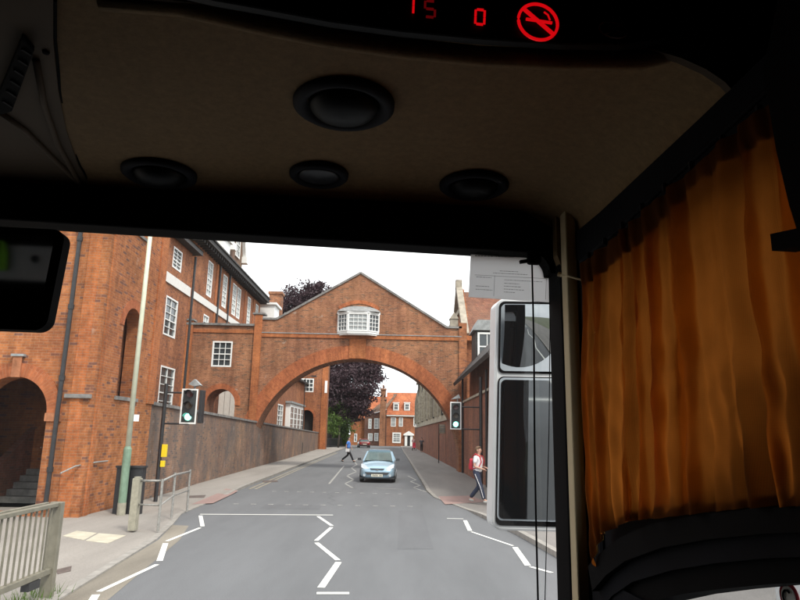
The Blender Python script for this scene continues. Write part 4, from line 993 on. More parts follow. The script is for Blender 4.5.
# ================================================================== CARS
MT['car_blue'] = plain('car_paint_blue', (.36, .52, .64), .35, .4, var=.03, coat=.7)
MT['car_red'] = plain('car_paint_red', (.16, .022, .02), .35, .2, var=.05, coat=.6)
MT['tyre'] = plain('tyre_rubber', (.02, .02, .02), .8); MT['rim'] = plain('alloy', (.4, .4, .42), .3, .8)
m, nt, b = new_mat('headlamp_glass'); b.inputs['Base Color'].default_value = (.50, .54, .58, 1); b.inputs['Roughness'].default_value = .25; MT['lampglass'] = m
MT['taillamp'] = plain('tail_lamp', (.45, .02, .02), .2); MT['plate_y'] = plain('number_plate', (.75, .72, .60), .5, var=.03)
MT['bump_dark'] = plain('black_bumper', (.03, .03, .033), .5)
MT['carglass'] = plain('car_glass', (.10, .14, .14), .06, .0, var=.2, scale=2)
def car(name, loc, rz, paint, label, hatch=True):
    r = thing(name, (0, 0, 0), label, 'car')
    hwid = .82
    # sections y, halfwidth, z bottom, z belt, z top(centre)
    S = [(-1.90, .52, .30, .52, .56), (-1.86, .66, .22, .58, .64), (-1.72, .76, .19, .66, .74), (-1.35, .81, .18, .77, .86), (-.85, .825, .18, .88, .97),
         (-.3, .825, .18, .92, .98), (.6, .825, .18, .94, .98), (1.3, .82, .19, .96, 1.0), (1.65, .78, .22, .95, .99), (1.82, .70, .26, .86, .9), (1.87, .58, .32, .6, .64)]
    mb = MB(); prof = None; n = 0
    for (y, w, zb, zl, zt) in S:
        pts = [(0, zb), (w * .88, zb), (w, zb + .1), (w * 1.0, (zb + zl) / 2 + .05), (w * .97, zl - .04), (w * .86, zl + .015), (w * .45, zt - .015), (0, zt)]
        pts = pts + [(-x, z) for x, z in pts[-2:0:-1]]
        n = len(pts); mb.v += [Vector((x, y, z)) for x, z in pts]
    for i in range(len(S) - 1):
        for j in range(n): mb.f.append([i * n + j, i * n + (j + 1) % n, (i + 1) * n + (j + 1) % n, (i + 1) * n + j])
    mb.f.append(list(range(n))); mb.f.append([(len(S) - 1) * n + j for j in range(n)])
    body = mb.build('body', paint, r, smooth=True, sub=1)
    # greenhouse
    yb = 1.62 if hatch else 1.15
    G = [(-.88, .70, .93, -.05, .57), ]
    bw, tw = .73, .55; z0, z1 = .95, 1.33
    base = [(-bw + .03, -.90, z0 - .02), (bw - .03, -.90, z0 - .02), (bw, .1, z0), (bw - .02, yb, z0), (-bw + .02, yb, z0), (-bw, .1, z0)]
    topp = [(-tw, .02, z1), (tw, .02, z1), (tw + .02, .45, z1 + .01), (tw - .02, yb - .32, z1 - .04), (-tw + .02, yb - .32, z1 - .04), (-tw - .02, .45, z1 + .01)]
    mb = MB(); mb.add(base + topp, [(i, (i + 1) % 6, 6 + (i + 1) % 6, 6 + i) for i in range(6)] + [(6, 7, 8, 9, 10, 11), (5, 4, 3, 2, 1, 0)]); mb.build('window_glass', 'carglass', r)
    # roof + pillars
    mb = MB(); c = Vector((0, .3, 1.2))
    tp = [Vector(q) for q in topp]; bs = [Vector(q) for q in base]
    ex2 = [Vector((q.x * 1.03, q.y + (-.03 if q.y < 0 else .02), q.z + .0)) for q in tp]
    up_ = [Vector((q.x * .86, q.y + (.1 if q.y < 0 else -.06 if q.y > .6 else 0), z1 + .085)) for q in tp]
    lo_ = [Vector((q.x, q.y, q.z - .035)) for q in ex2]
    mb.add(lo_ + ex2 + up_, [(i, (i + 1) % 6, 6 + (i + 1) % 6, 6 + i) for i in range(6)] + [(6 + i, 6 + (i + 1) % 6, 12 + (i + 1) % 6, 12 + i) for i in range(6)] + [(12, 13, 14, 15, 16, 17)]); mb.build('roof', paint, r)
    mb = MB()
    for i in (0, 1, 3, 4): mb.bar(bs[i] * 1.0 + Vector((0, 0, -.02)), ex2[i], .07, .05)
    for sx in (1, -1): mb.bar((sx * .735, .35, .92), (sx * .575, .42, 1.32), .06, .09, (1, 0, 0))
    mb.build('pillars', paint, r)
    mb = MB()
    mb.bar((-.6, -.895, .945), (.0, -.86, .965), .02, .015); mb.bar((.02, -.895, .945), (.55, -.86, .965), .02, .015); mb.build('wipers', 'black', r)
    for sx in (-1, 1):
        for yy in (-1.2, 1.22):
            mb = MB(); mb.lathe((sx * .73, yy, .30), [(.0, -.09), (.27, -.09), (.30, -.06), (.30, .06), (.27, .09), (.0, .09)], 24, 'x'); w = mb.build('wheel', 'tyre', r, smooth=False)
            mb = MB(); mb.lathe((sx * .82, yy, .30), [(.0, -.01), (.19, -.01), (.19, .012), (.0, .014)], 20, 'x'); mb.build('rim', 'rim', w)
        mb = MB(); mb.add([(sx * .80, -.74, .93), (sx * .99, -.72, .94), (sx * 1.0, -.70, 1.05), (sx * .84, -.72, 1.06), (sx * .82, -.6, .94), (sx * .97, -.6, .95), (sx * .98, -.6, 1.04), (sx * .84, -.6, 1.05)],
                          [(0, 1, 2, 3), (4, 5, 6, 7), (0, 1, 5, 4), (1, 2, 6, 5), (2, 3, 7, 6), (3, 0, 4, 7)]); mb.build('door_mirror', 'bump_dark' , r)
        if True:
            mb = MB(); mb.prism([(sx * .36, -1.845, .60), (sx * .60, -1.79, .59), (sx * .735, -1.66, .66), (sx * .76, -1.40, .80), (sx * .70, -1.42, .815), (sx * .52, -1.66, .735)], (0, -.03, .012)); mb.build('headlight', 'lampglass', r)
            mb = MB(); mb.lathe((sx * .58, -1.86, .335), [(.0, -.03), (.055, -.03), (.06, .0)], 14, 'y'); mb.build('fog_lamp', 'lampglass', r)
        mb = MB(); mb.prism([(sx * .74, 1.76, .62), (sx * .52, 1.83, .62), (sx * .54, 1.83, .80), (sx * .76, 1.74, .82)], (0, .05, 0)); mb.build('tail_light', 'taillamp', r)
    mb = MB(); mb.prism([(-.46, -1.92, .36), (.46, -1.92, .36), (.56, -1.90, .47), (-.56, -1.90, .47)], (0, .12, 0)); mb.build('lower_grille', 'bump_dark', r)
    mb = MB(); mb.prism([(-.28, -1.925, .59), (.28, -1.925, .59), (.33, -1.88, .64), (-.33, -1.88, .64)], (0, .1, 0)); mb.build('upper_grille', 'bump_dark', r)
    mb = MB(); mb.box(-.78, .78, -1.78, -1.5, .17, .24); mb.build('front_sill', 'bump_dark', r)
    mb = MB(); mb.box(-.26, .26, -1.945, -1.925, .28, .39); pl_ = mb.build('number_plate', 'plate_y', r)
    mb = MB()
    for i in range(7):
        if i == 4: continue
        x = -.2 + i * .062; mb.box(x, x + .012, -1.948, -1.946, .30, .37); mb.box(x + .03, x + .042, -1.948, -1.946, .30, .37); mb.box(x + .012, x + .03, -1.948, -1.946, .33 if i % 2 else .358, .342 if i % 2 else .37)
    mb.build('plate_lettering', 'black', pl_)
    mb = MB(); mb.box(-.26, .26, 1.87, 1.885, .50, .61); mb.build('number_plate', 'plate_y', r)
    mb = MB(); mb.box(-.72, .72, 1.80, 1.90, .28, .42); mb.build('rear_bumper', 'bump_dark', r)
    mb = MB(); mb.tube([(-.05, -1.915, .555), (0, -1.925, .585), (.05, -1.915, .555)], .012, 6); mb.build('badge', 'rim', r)
    r.location = loc; r.rotation_euler = (0, 0, rz); return r
p = gp(378, 482.0)
car('oncoming_hatchback', (p.x, p.y + 1.2, 0), R(-1), 'car_blue', 'light metallic blue small hatchback driving towards the camera under the arch')
p = gp(363.5, 447.5)
rc = car('distant_saloon', (p.x, p.y, 0), math.pi + R(8), 'car_red', 'dark red car seen from behind at the far end of the road', hatch=False); rc.scale = (1.12, 1.12, 1.0)

# ================================================================== PEOPLE
def skinmat(name, c): return plain(name, c, .6, var=.06, scale=10)
MT['skin'] = skinmat('skin', (.52, .30, .22)); MT['hair_b'] = plain('brown_hair', (.14, .08, .045), .8); MT['hair_d'] = plain('dark_hair', (.03, .025, .02), .8)
MT['shirt_white'] = plain('white_cotton', (.74, .73, .74), .9, var=.05); MT['shirt_blue'] = plain('blue_cotton', (.10, .27, .75), .9, var=.08)
MT['navy'] = plain('navy_cloth', (.028, .036, .065), .9, var=.15); MT['blackcloth'] = plain('black_cloth', (.018, .017, .02), .9, var=.15)
MT['redcloth'] = plain('red_cloth', (.50, .03, .05), .8, var=.12); MT['shoe'] = plain('grey_trainer', (.42, .41, .38), .7, var=.15); MT['shoe_b'] = plain('black_shoe', (.02, .02, .02), .4)
MT['eye'] = plain('eye_dark', (.02, .02, .02), .3); MT['pinkcloth'] = plain('pink_cloth', (.62, .40, .40), .9); MT['greycloth'] = plain('grey_cloth', (.10, .09, .10), .9)
MT['lips'] = plain('lips', (.38, .13, .11), .6)
def skin_obj(name, verts, edges, radii, mat, parent, root=0, sub=1):
    me = bpy.data.meshes.new(name); me.from_pydata(verts, edges, []); me.materials.append(MT[mat])
    o = bpy.data.objects.new(name, me); COL.objects.link(o); o.parent = parent
    md = o.modifiers.new('skin', 'SKIN'); md.use_smooth_shade = True
    for i, v in enumerate(me.skin_vertices[0].data):
        rd = radii[i]; v.radius = (rd, rd) if isinstance(rd, (int, float)) else rd; v.use_root = (i == root)
    if sub: md = o.modifiers.new('sub', 'SUBSURF'); md.levels = sub; md.render_levels = sub
    return o
def person(loc, heading, label, pose, top, bottom, shoe, hair, scale=1.0, fingers=True, longhair=False, group=None, striped=False):
    """local axes: +y is forward, +x is the figure's right; pose gives joint offsets"""
    r = thing('person', loc, label, 'person', group, rz=heading); r.scale = (scale,) * 3
    V, E, RD, K = [], [], [], {}
    def add(k, co, rad, prev=None):
        V.append(tuple(co)); RD.append(rad); K[k] = len(V) - 1
        if prev is not None: E.append((K[prev], K[k]))
    P = pose
    add('pelvis', (0, 0, .95), .12); add('waist', (0, .01, 1.08), .105, 'pelvis'); add('chest', (0, .03, 1.27), .135, 'waist'); add('upchest', (0, .03, 1.40), .11, 'chest')
    add('neck', (0, .04, 1.50), .052, 'upchest'); add('skull0', (0, .06, 1.57), .07, 'neck'); add('skull1', (0, .055, 1.65), .092, 'skull0'); add('skull2', (0, .045, 1.715), .075, 'skull1')
    add('nose', (0, .16, 1.63), .012, 'skull1')
    for s, sx in (('R', 1), ('L', -1)):
        sh, el, wr = Vector(P[s + 'sh']), Vector(P[s + 'el']), Vector(P[s + 'wr'])
        add(s + 'sh', sh, .062, 'upchest'); add(s + 'el', el, .042, s + 'sh'); add(s + 'wr', wr, .028, s + 'el')
        d = (wr - el).normalized(); side = d.cross(Vector((0, 0, 1))); side = side.normalized() if side.length > .1 else Vector((0, 1, 0))
        if fingers:
            pm = wr + d * .055; add(s + 'palm', pm, (.034, .018), s + 'wr')
            for k in range(4):
                b = pm + d * .04 + side * (.012 * (k - 1.5) * 1.3); a = b + d * (.028 - abs(k - 1.5) * .004) + Vector((0, 0, -.008)); e = a + d * .018 + Vector((0, 0, -.018))
                add(f'{s}f{k}a', b, .010, s + 'palm'); add(f'{s}f{k}b', a, .009, f'{s}f{k}a'); add(f'{s}f{k}c', e, .008, f'{s}f{k}b')
            tb = pm + side * .035; add(s + 'th', tb, .011, s + 'palm'); add(s + 'th2', tb + d * .03 + side * .012, .009, s + 'th')
        else: add(s + 'palm', wr + d * .08, (.034, .02), s + 'wr')
        hip, kn, an, toe = (Vector(P[s + q]) for q in ('hip', 'kn', 'an', 'toe'))
        add(s + 'hip', hip, .098, 'pelvis'); add(s + 'kn', kn, .06, s + 'hip'); add(s + 'an', an, .042, s + 'kn'); add(s + 'toe', toe, .032, s + 'an')
    skin_obj('body', V, E, RD, 'skin', r)
    # trousers
    def sub_(keys, edges, rad, name, mat):
        vs = [V[K[k]] for k in keys]; idx = {k: i for i, k in enumerate(keys)}
        return skin_obj(name, vs, [(idx[a], idx[b]) for a, b in edges], [rad[k] for k in keys], mat, r)
    tr = sub_(['pelvis', 'waist', 'Rhip', 'Rkn', 'Ran', 'Lhip', 'Lkn', 'Lan'], [('pelvis', 'waist'), ('pelvis', 'Rhip'), ('Rhip', 'Rkn'), ('Rkn', 'Ran'), ('pelvis', 'Lhip'), ('Lhip', 'Lkn'), ('Lkn', 'Lan')],
         dict(pelvis=.172, waist=.158, Rhip=.112, Lhip=.112, Rkn=.08, Lkn=.08, Ran=.068, Lan=.068), 'trousers', bottom)
    # shirt with short sleeves
    vs = [V[K['pelvis']], V[K['waist']], V[K['chest']], V[K['upchest']], V[K['neck']]]; vs[0] = (vs[0][0], vs[0][1], .90)
    vs[4] = tuple(Vector(vs[3]).lerp(Vector(V[K['neck']]), .55)); rd = [.175, .168, .178, .135, .062]; ed = [(0, 1), (1, 2), (2, 3), (3, 4)]
    for s in 'RL':
        sh, el = Vector(V[K[s + 'sh']]), Vector(V[K[s + 'el']]); n = len(vs); vs += [tuple(sh), tuple(sh.lerp(el, .72))]; rd += [.08, .07]; ed += [(3, n), (n, n + 1)]
    skin_obj('shirt', vs, ed, rd, top, r)
    for s in 'RL':
        an, toe = Vector(V[K[s + 'an']]), Vector(V[K[s + 'toe']]); d = (toe - an).normalized(); heel = an - Vector((d.x, d.y, 0)).normalized() * .04 + Vector((0, 0, -.05))
        skin_obj('shoe', [tuple(heel), tuple(an.lerp(toe, .5) + Vector((0, 0, -.03))), tuple(toe)], [(0, 1), (1, 2)], [.048, .05, .04], shoe, r)
    mb = MB(); vs = []; ns, nr = 18, 12
    for a_ in range(nr + 1):
        for b_ in range(ns):
            th, ph = math.pi * a_ / nr, 2 * math.pi * b_ / ns
            vs.append((.100 * math.sin(th) * math.cos(ph), .035 + .115 * math.sin(th) * math.sin(ph), 1.665 + .115 * math.cos(th)))
    fs_ = []
    for a_ in range(nr):
        for b_ in range(ns):
            q = [a_ * ns + b_, a_ * ns + (b_ + 1) % ns, (a_ + 1) * ns + (b_ + 1) % ns, (a_ + 1) * ns + b_]
            cy_ = sum(vs[k][1] for k in q) / 4; cz_ = sum(vs[k][2] for k in q) / 4
            if (cy_ > .075 and cz_ < 1.71) or cz_ < 1.60 or (cy_ > .03 and cz_ < 1.64): continue
            fs_.append(q)
    mb.add(vs, fs_); e = mb.build('hair', hair, None, smooth=True); e.parent = r; sd = e.modifiers.new('thick', 'SOLIDIFY'); sd.thickness = .012
    mb = MB()
    for sx in (-1, 1): mb.lathe((sx * .034, .142, 1.655), [(0, -.008), (.012, 0), (0, .008)], 8, 'y')
    e = mb.build('eyes', 'eye', None); e.parent = r
    mb = MB(); mb.box(-.025, .025, .128, .142, 1.585, 1.595); e = mb.build('mouth', 'lips', None); e.parent = r
    mb = MB()
    for sx in (-1, 1): mb.lathe((sx * .093, .05, 1.64), [(0, -.012), (.03, -.008), (.03, .008), (0, .012)], 10, 'x')
    e = mb.build('ears', 'skin', None); e.parent = r
    return r, K, V
def stride(f=.3, arms='bent'):
    d = dict(Rsh=(.18, .02, 1.41), Lsh=(-.18, .02, 1.41), Rhip=(.09, 0, .90), Lhip=(-.09, 0, .90))
    d.update(Rkn=(.10, .17 * f / .3, .50), Ran=(.10, f, .10), Rtoe=(.11, f + .17, .06), Lkn=(-.10, .02, .50), Lan=(-.10, -f - .02, .13), Ltoe=(-.10, -f + .13, .045))
    if arms == 'bent': d.update(Rel=(.24, -.02, 1.14), Rwr=(.12, .22, 1.06), Lel=(-.24, .0, 1.14), Lwr=(-.10, .24, 1.10))
    elif arms == 'swing': d.update(Rel=(.24, -.12, 1.14), Rwr=(.24, -.06, .90), Lel=(-.24, .12, 1.15), Lwr=(-.22, .25, .96))
    return d
p = gp(477.5, 503, .06)
r, K, V = person((p.x, p.y, .07), R(-118), 'person in white short sleeved shirt and navy trousers walking on the right pavement', stride(.27), 'shirt_white', 'navy', 'shoe', 'hair_b')
st = skin_obj('side_stripe', [(.215, 0, .9), (.185, .17, .5), (.175, .27, .16)], [(0, 1), (1, 2)], [.01, .01, .01], 'shirt_white', r)
# backpack: own thing at the person's back
bp = thing('backpack', (p.x, p.y, .07), 'red backpack worn by the person in the white shirt', 'backpack', rz=R(-118))
def local_part(mb, name, mat, root, **k):
    o = mb.build(name, mat, None, **k); o.parent = root; return o
mb = MB(); mb.box(-.13, .13, -.24, -.13, 1.0, 1.38); pk = local_part(mb, 'bag_body', 'redcloth', bp, bevel=.05)
mb = MB(); mb.box(-.10, .10, -.265, -.24, 1.03, 1.22); local_part(mb, 'front_pocket', 'redcloth', bp, bevel=.015)
for sx in (-1, 1):
    mb = MB(); mb.tube([(sx * .10, -.14, 1.42), (sx * .11, -.02, 1.53), (sx * .12, .14, 1.44), (sx * .125, .19, 1.28), (sx * .15, .10, 1.10), (sx * .14, -.15, 1.05)], .018, 8); local_part(mb, 'strap', 'redcloth', bp, smooth=True)
p = gp(347.5, 462)
r, K, V = person((p.x, p.y, .0), R(-92), 'person in bright blue shirt and black trousers striding across the road', stride(.42, 'swing'), 'shirt_blue', 'blackcloth', 'shoe_b', 'hair_d', scale=1.08)
a = Matrix.Rotation(R(-92), 3, 'Z'); hp_ = Vector((.22, .02, .84)); hp_ = a @ (hp_ * 1.08) + Vector((p.x, p.y, 0))
mb = MB(); mb.box(hp_.x - .16, hp_.x + .14, hp_.y - .12, hp_.y - .09, hp_.z - .12, hp_.z + .12); tag(mb.build('folded_papers', 'shirt_white'), 'white folded papers held by the person in the blue shirt', 'papers')
p = gp(413.5, 450.5, .08)
person((p.x, p.y, .1), R(175), 'distant person in a pale pink top with the red pushchair, far right pavement', stride(.15), 'pinkcloth', 'blackcloth', 'shoe_b', 'hair_b', fingers=False, group='people on the far right pavement')
bgx, bgy = p.x + .05, p.y - 1.0
p = gp(421.5, 452.5, .08)
person((p.x, p.y, .1), R(185), 'distant person in dark grey clothes walking next to the far right wall', stride(.2, 'swing'), 'greycloth', 'blackcloth', 'shoe_b', 'hair_d', fingers=False, group='people on the far right pavement')
r = thing('pushchair', (bgx, bgy, .1), 'small red pushchair in front of the distant person in pink', 'pushchair')
mb = MB(); mb.prism([(bgx - .22, bgy - .35, .45), (bgx - .22, bgy + .25, .5), (bgx - .22, bgy + .35, 1.05), (bgx - .22, bgy + .05, 1.15), (bgx - .22, bgy - .1, .7)], (.44, 0, 0)); mb.build('seat', 'redcloth', r, bevel=.03)
mb = MB()
for sx in (-.24, .24): mb.tube([(bgx + sx, bgy - .4, .25), (bgx + sx, bgy + .45, 1.15)], .015, 6); mb.tube([(bgx + sx, bgy + .35, .25), (bgx + sx, bgy - .1, .75)], .015, 6)
mb.build('frame', 'rim', r)
for sx in (-.26, .26):
    for yy in (-.38, .33): mb = MB(); mb.lathe((bgx + sx, bgy + yy, .24), [(0, -.02), (.13, -.02), (.13, .02), (0, .02)], 14, 'x'); mb.build('wheel', 'tyre', r)

# ================================================================== COACH (camera inside)
YAW = R(6)
coach = thing('coach', (0, 0, 0), 'dark coach cab around the viewer, with beige ceiling, black windscreen frame and downlights', 'coach', rz=YAW)
U = Vector((math.cos(YAW), math.sin(YAW), 0)); Vv = Vector((-math.sin(YAW), math.cos(YAW), 0))
def C(u, v, w): return U * u + Vv * v + Vector((0, 0, EYE + w))       # coach coordinates (w from eye level)
def cpx(px, py, m, val):
    d = ray(px, py); l = Vector((d.dot(U), d.dot(Vv), d.z)); return l * (val / l[m])
class CB(MB):   # builder in coach coordinates
    def done(s, name, mat, parent=None, **k):
        s.v = [C(*v) for v in s.v]; return s.build(name, mat, parent or coach, **k)
def cprism(px, m, val, th, name, mat, parent=None, **k):   # outline given by sight lines onto a coach plane, extruded
    mb = CB(); off = [0, 0, 0]; off[m] = th; mb.prism([cpx(a, b, m, val) for a, b in px], off); return mb.done(name, mat, parent, **k)
WV = 1.62; SU = .62; CW = .62
# shell
mb = CB(); mb.box(-1.95, -1.9, -9, WV, -1.75, .98); mb.box(SU + .06, SU + .1, -9, .42, -1.75, .98); mb.box(-1.95, SU + .1, -9.05, -9, -1.75, .98); mb.box(-1.95, SU + .1, -9, WV, -1.8, -1.75); mb.box(-1.95, SU + .1, -9, WV + .12, .98, 1.03)
mb.box(-1.95, SU + .1, WV + .02, WV + .08, -1.75, -.8); mb.done('body_shell', 'cab_black')
mb = CB(); mb.box(SU + .06, SU + .1, .42, 1.66, -1.75, -.45); mb.box(SU + .06, SU + .1, .42, 1.66, .385, .98); mb.box(SU + .06, SU + .1, 1.5, 1.66, -.45, .385); mb.done('side_panel', 'cab_black')
mb = CB(); mb.box(-1.95, SU + .1, WV + .001, WV + .1, .597, .98); mb.done('front_cap', 'cab_black')
# header strip
mb = CB(); mb.prism([(-1.9, WV - .02, .512), (.589, WV - .02, .484), (.589, WV - .02, .598), (-1.9, WV - .02, .598)], (0, .08, 0)); mb.done('windscreen_header', 'cab_black', bevel=.006)
mb = CB(); n = 8
pts = [(.595, .50), (.50, .50)] + [(.50 + .05 + .0 * 0 - .05 * math.cos(t) * 0 + .075 * math.sin(t) - .0, .50 - .075 + .075 * math.cos(t)) for t in [math.pi / 2 * i / n for i in range(n + 1)]]
mb.prism([(.589, WV - .018, .486), (.515, WV - .018, .486)] + [(.515 + .055 * math.sin(t), WV - .018, .43 + .055 * math.cos(t)) for t in [math.pi / 2 * i / n for i in range(n + 1)]] + [(.589, WV - .018, .43)], (0, .06, 0)); mb.done('windscreen_corner', 'cab_black')
# dashboard out of view closes the cab below the windscreen
mb = CB(); mb.prism([(-1.9, 1.0, -.86), (-1.9, 1.6, -.74), (-1.9, 1.6, -1.74), (-1.9, 1.0, -1.74)], (2.5, 0, 0)); mb.done('dashboard', 'cab_black', bevel=.03)
# windscreen pillar
mb = CB(); mb.box(.584, .606, 1.562, 1.665, -1.7, .59); mb.box(.606, SU + .1, 1.60, 1.665, -1.7, .98); mb.done('windscreen_pillar', 'cab_black', bevel=.008)
mb = CB(); mb.box(.584, .612, 1.52, 1.56, -1.7, .598); mb.done('pillar_trim', 'cab_post', bevel=.004)
mb = CB(); mb.prism([(.5765, 1.565, .60), (.5765, 1.565, .47), (.60, 1.565, .40), (.66, 1.565, .40), (.66, 1.565, .60)], (0, .03, 0)); mb.prism([(.50, 1.60, .598), (.589, 1.60, .55), (.66, 1.60, .50), (.66, 1.60, .60)], (0, .015, 0)); mb.done('corner_trim', 'cab_beige')
# ceiling: slightly moulded panel with cove to the side wall
mb = CB(); us = [-1.9 + i * .1 for i in range(23)] + [.36, .42, .48, .53, .57, .60, .615, .622]; nv_ = 26
def cz(u, v):
    w = CW + .012 * math.sin((u + .15) * 3.4) * math.sin((v - .86) * 3.6)
    if u > .3: t = (u - .3) / .322; w -= .10 * (1 - math.sqrt(max(0, 1 - t ** 2.6)))
    if v > 1.52: w -= .012 * ((v - 1.52) / .1) ** 2
    return w
for i in range(nv_ + 1):
    v = .875 + (WV - .875) * i / nv_
    for u in us: mb.v.append(Vector((u, v, cz(u, v))))
nu = len(us)
for i in range(nv_):
    for j in range(nu - 1): mb.f.append([i * nu + j, i * nu + j + 1, (i + 1) * nu + j + 1, (i + 1) * nu + j])
ceil_ = mb.done('ceiling', 'cab_beige', smooth=True)
# fascia over the display, with rounded lip
lip = [cpx(a, b, 1, .88) for a, b in ((100, 0), (180, 6), (260, 24), (330, 38), (400, 48), (480, 56), (560, 60), (640, 60), (690, 48), (720, 30), (735, 8))]
mb = CB(); mb.tube(lip, .016, 10); mb.done('ceiling_lip', 'cab_beige', smooth=True)
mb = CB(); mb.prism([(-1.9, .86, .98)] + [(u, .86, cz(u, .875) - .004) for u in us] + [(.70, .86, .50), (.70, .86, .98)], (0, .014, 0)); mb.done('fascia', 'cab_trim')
disp = cprism([(150, -40), (180, 0), (215, 8), (260, 16), (330, 29), (400, 38.5), (480, 46), (560, 51), (620, 51.5), (655, 47), (678, 37), (690, 22), (690, 5), (670, -40)], 1, .852, -.02, 'display_panel', 'cab_panel', bevel=.004)
DV = .828
def dpx(px, py): return cpx(px, py, 1, DV)
def seg(p0, p1, wd, name, mat, parent):
    mb = CB(); mb.bar(dpx(*p0), dpx(*p1), wd, .003, (0, 1, 0)); return mb
def digit(cx, cy, w, h, which, mat, name):
    a = {'a': ((-1, -1), (1, -1)), 'b': ((1, -1), (1, 0)), 'c': ((1, 0), (1, 1)), 'd': ((-1, 1), (1, 1)), 'e': ((-1, 0), (-1, 1)), 'f': ((-1, -1), (-1, 0)), 'g': ((-1, 0), (1, 0))}
    mb = CB()
    for s in which:
        (x0, y0), (x1, y1) = a[s]; f_ = .86
        def P(x, y): return dpx(cx + x * w / 2 * (f_ if y0 == y1 else 1) - y * .3, cy + y * h / 2 + (0 if y0 == y1 else (0)) + x * .4)
        q0, q1 = P(x0, y0), P(x1, y1); m_ = (q0 + q1) / 2; q0 = m_ + (q0 - m_) * .86; q1 = m_ + (q1 - m_) * .86
        mb.bar(q0, q1, .0032, .002, (0, 1, 0))
    return mb.done(name, mat, disp)
digit(409, 5, 9, 16, 'bc', 'red_led', 'digit'); digit(430, 9, 10, 16, 'afgcd', 'red_dim', 'digit'); digit(480, 17, 9, 14.5, 'abcdef', 'red_led', 'digit')
# no smoking symbol
mb = CB(); c = (538, 22)
P = [dpx(c[0] + 19.5 * math.cos(t) + 1 * math.sin(t), c[1] + 17.8 * math.sin(t) + 2.0 * math.cos(t)) for t in [2 * math.pi * i / 40 for i in range(41)]]
mb.tube(P, .0024, 6, cap=False)
sym = mb.done('no_smoking_symbol', 'red_led', disp)
mb = CB(); mb.bar(dpx(524, 9), dpx(553, 34), .0044, .004, (0, 1, 0)); mb.bar(dpx(526, 19), dpx(552, 23), .0034, .003, (0, 1, 0)); mb.tube([dpx(550, 20), dpx(548, 15), dpx(544, 12)], .0014, 5); mb.done('symbol_bar', 'red_led', sym)
mb = CB(); c = (613, 30); P = [dpx(c[0] + 14 * math.cos(t), c[1] + 7.5 * math.sin(t) + 2.6 * math.cos(t)) for t in [2 * math.pi * i / 30 for i in range(31)]]
mb.tube(P, .0012, 5, cap=False)
for q in ((-6, 0), (2, 1)): mb.tube([dpx(c[0] + q[0] + 4, c[1] - 4), dpx(c[0] + q[0], c[1] - 3), dpx(c[0] + q[0] + 4, c[1] + 2), dpx(c[0] + q[0] - 1, c[1] + 4)], .001, 5)
mb.done('unlit_symbol', 'grey_mark', disp)
# downlights
def downlight(px, py, rad, big=False, open_=True):
    c = cpx(px, py, 2, CW); w = cz(c.x, c.y)
    mb = CB(); mb.lathe((c.x, c.y, w), [(rad * .86, .004), (rad, -.001), (rad * .99, -.010), (rad * .88, -.017), (rad * .74, -.012), (rad * .70, .004)], 40); bz = mb.done('downlight', 'bezel', smooth=True)
    if open_: mb = CB(); mb.lathe((c.x, c.y, w), [(rad * .70, -.006), (rad * .66, -.014), (rad * .58, -.023), (rad * .4, -.032), (.001, -.036)], 32); mb.done('lamp_eyeball', 'cab_panel', bz, smooth=True)
    else:
        mb = CB(); mb.lathe((c.x, c.y, w), [(rad * .72, -.008), (rad * .6, -.013), (.001, -.016)], 32); mb.done('lens', 'lens', bz, smooth=True)
        mb = CB()
        for i in range(3): mb.lathe((c.x, c.y, w - .017 - i * .0005), [(rad * (.2 + .15 * i), -.001), (rad * (.26 + .15 * i), -.001)], 24)
    return bz
downlight(344, 105, .098); downlight(160, 169, .088); downlight(319, 174, .072, open_=False); downlight(474, 187, .088)
# left trim panel: seam curve, raised strip, vent
sm = [cpx(a, b, 2, .612) for a, b in ((55, 0), (55, 40), (60, 90), (68, 130), (80, 165), (95, 192))]
mb = CB(); mb.tube(sm, .003, 6); mb.done('ceiling_seam', 'cab_black')
lft = [(-60, -60), (54, -40), (53, 0), (53, 40), (58, 90), (66, 130), (78, 165), (93, 192), (-60, 186)]
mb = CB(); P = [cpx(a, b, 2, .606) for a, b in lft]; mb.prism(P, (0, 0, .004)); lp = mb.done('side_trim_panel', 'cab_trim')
mb = CB(); mb.tube([cpx(a, b, 2, .603) for a, b in ((36, 60), (44, 105), (58, 145), (82, 188))], .006, 8); mb.done('trim_ridge', 'cab_trim', lp, smooth=True)
mb = CB(); mb.tube([cpx(a, b, 2, .603) for a, b in ((0, 112), (25, 130), (50, 155), (82, 186))], .006, 8); mb.done('trim_ridge', 'cab_trim', lp, smooth=True)
mb = CB(); mb.prism([cpx(a, b, 2, .592) for a, b in ((22, 38), (34, 52), (12, 112), (0, 116), (-4, 100))], (0, 0, .012)); vt = mb.done('air_vent', 'cab_black', bevel=.003)
mb = CB()
for i in range(6):
    t = i / 5; a = (4 + t * 19, 104 - t * 52); mb.bar(cpx(a[0] - 1, a[1] - 3, 2, .590), cpx(a[0] + 8, a[1] + 3, 2, .590), .004, .003)
mb.done('vent_slat', 'bezel', vt)
mb = CB(); q = cpx(46, 52, 2, .605); mb.lathe(tuple(q), [(.006, 0), (.005, -.003), (.001, -.004)], 12); mb.done('screw', 'cab_black', lp)
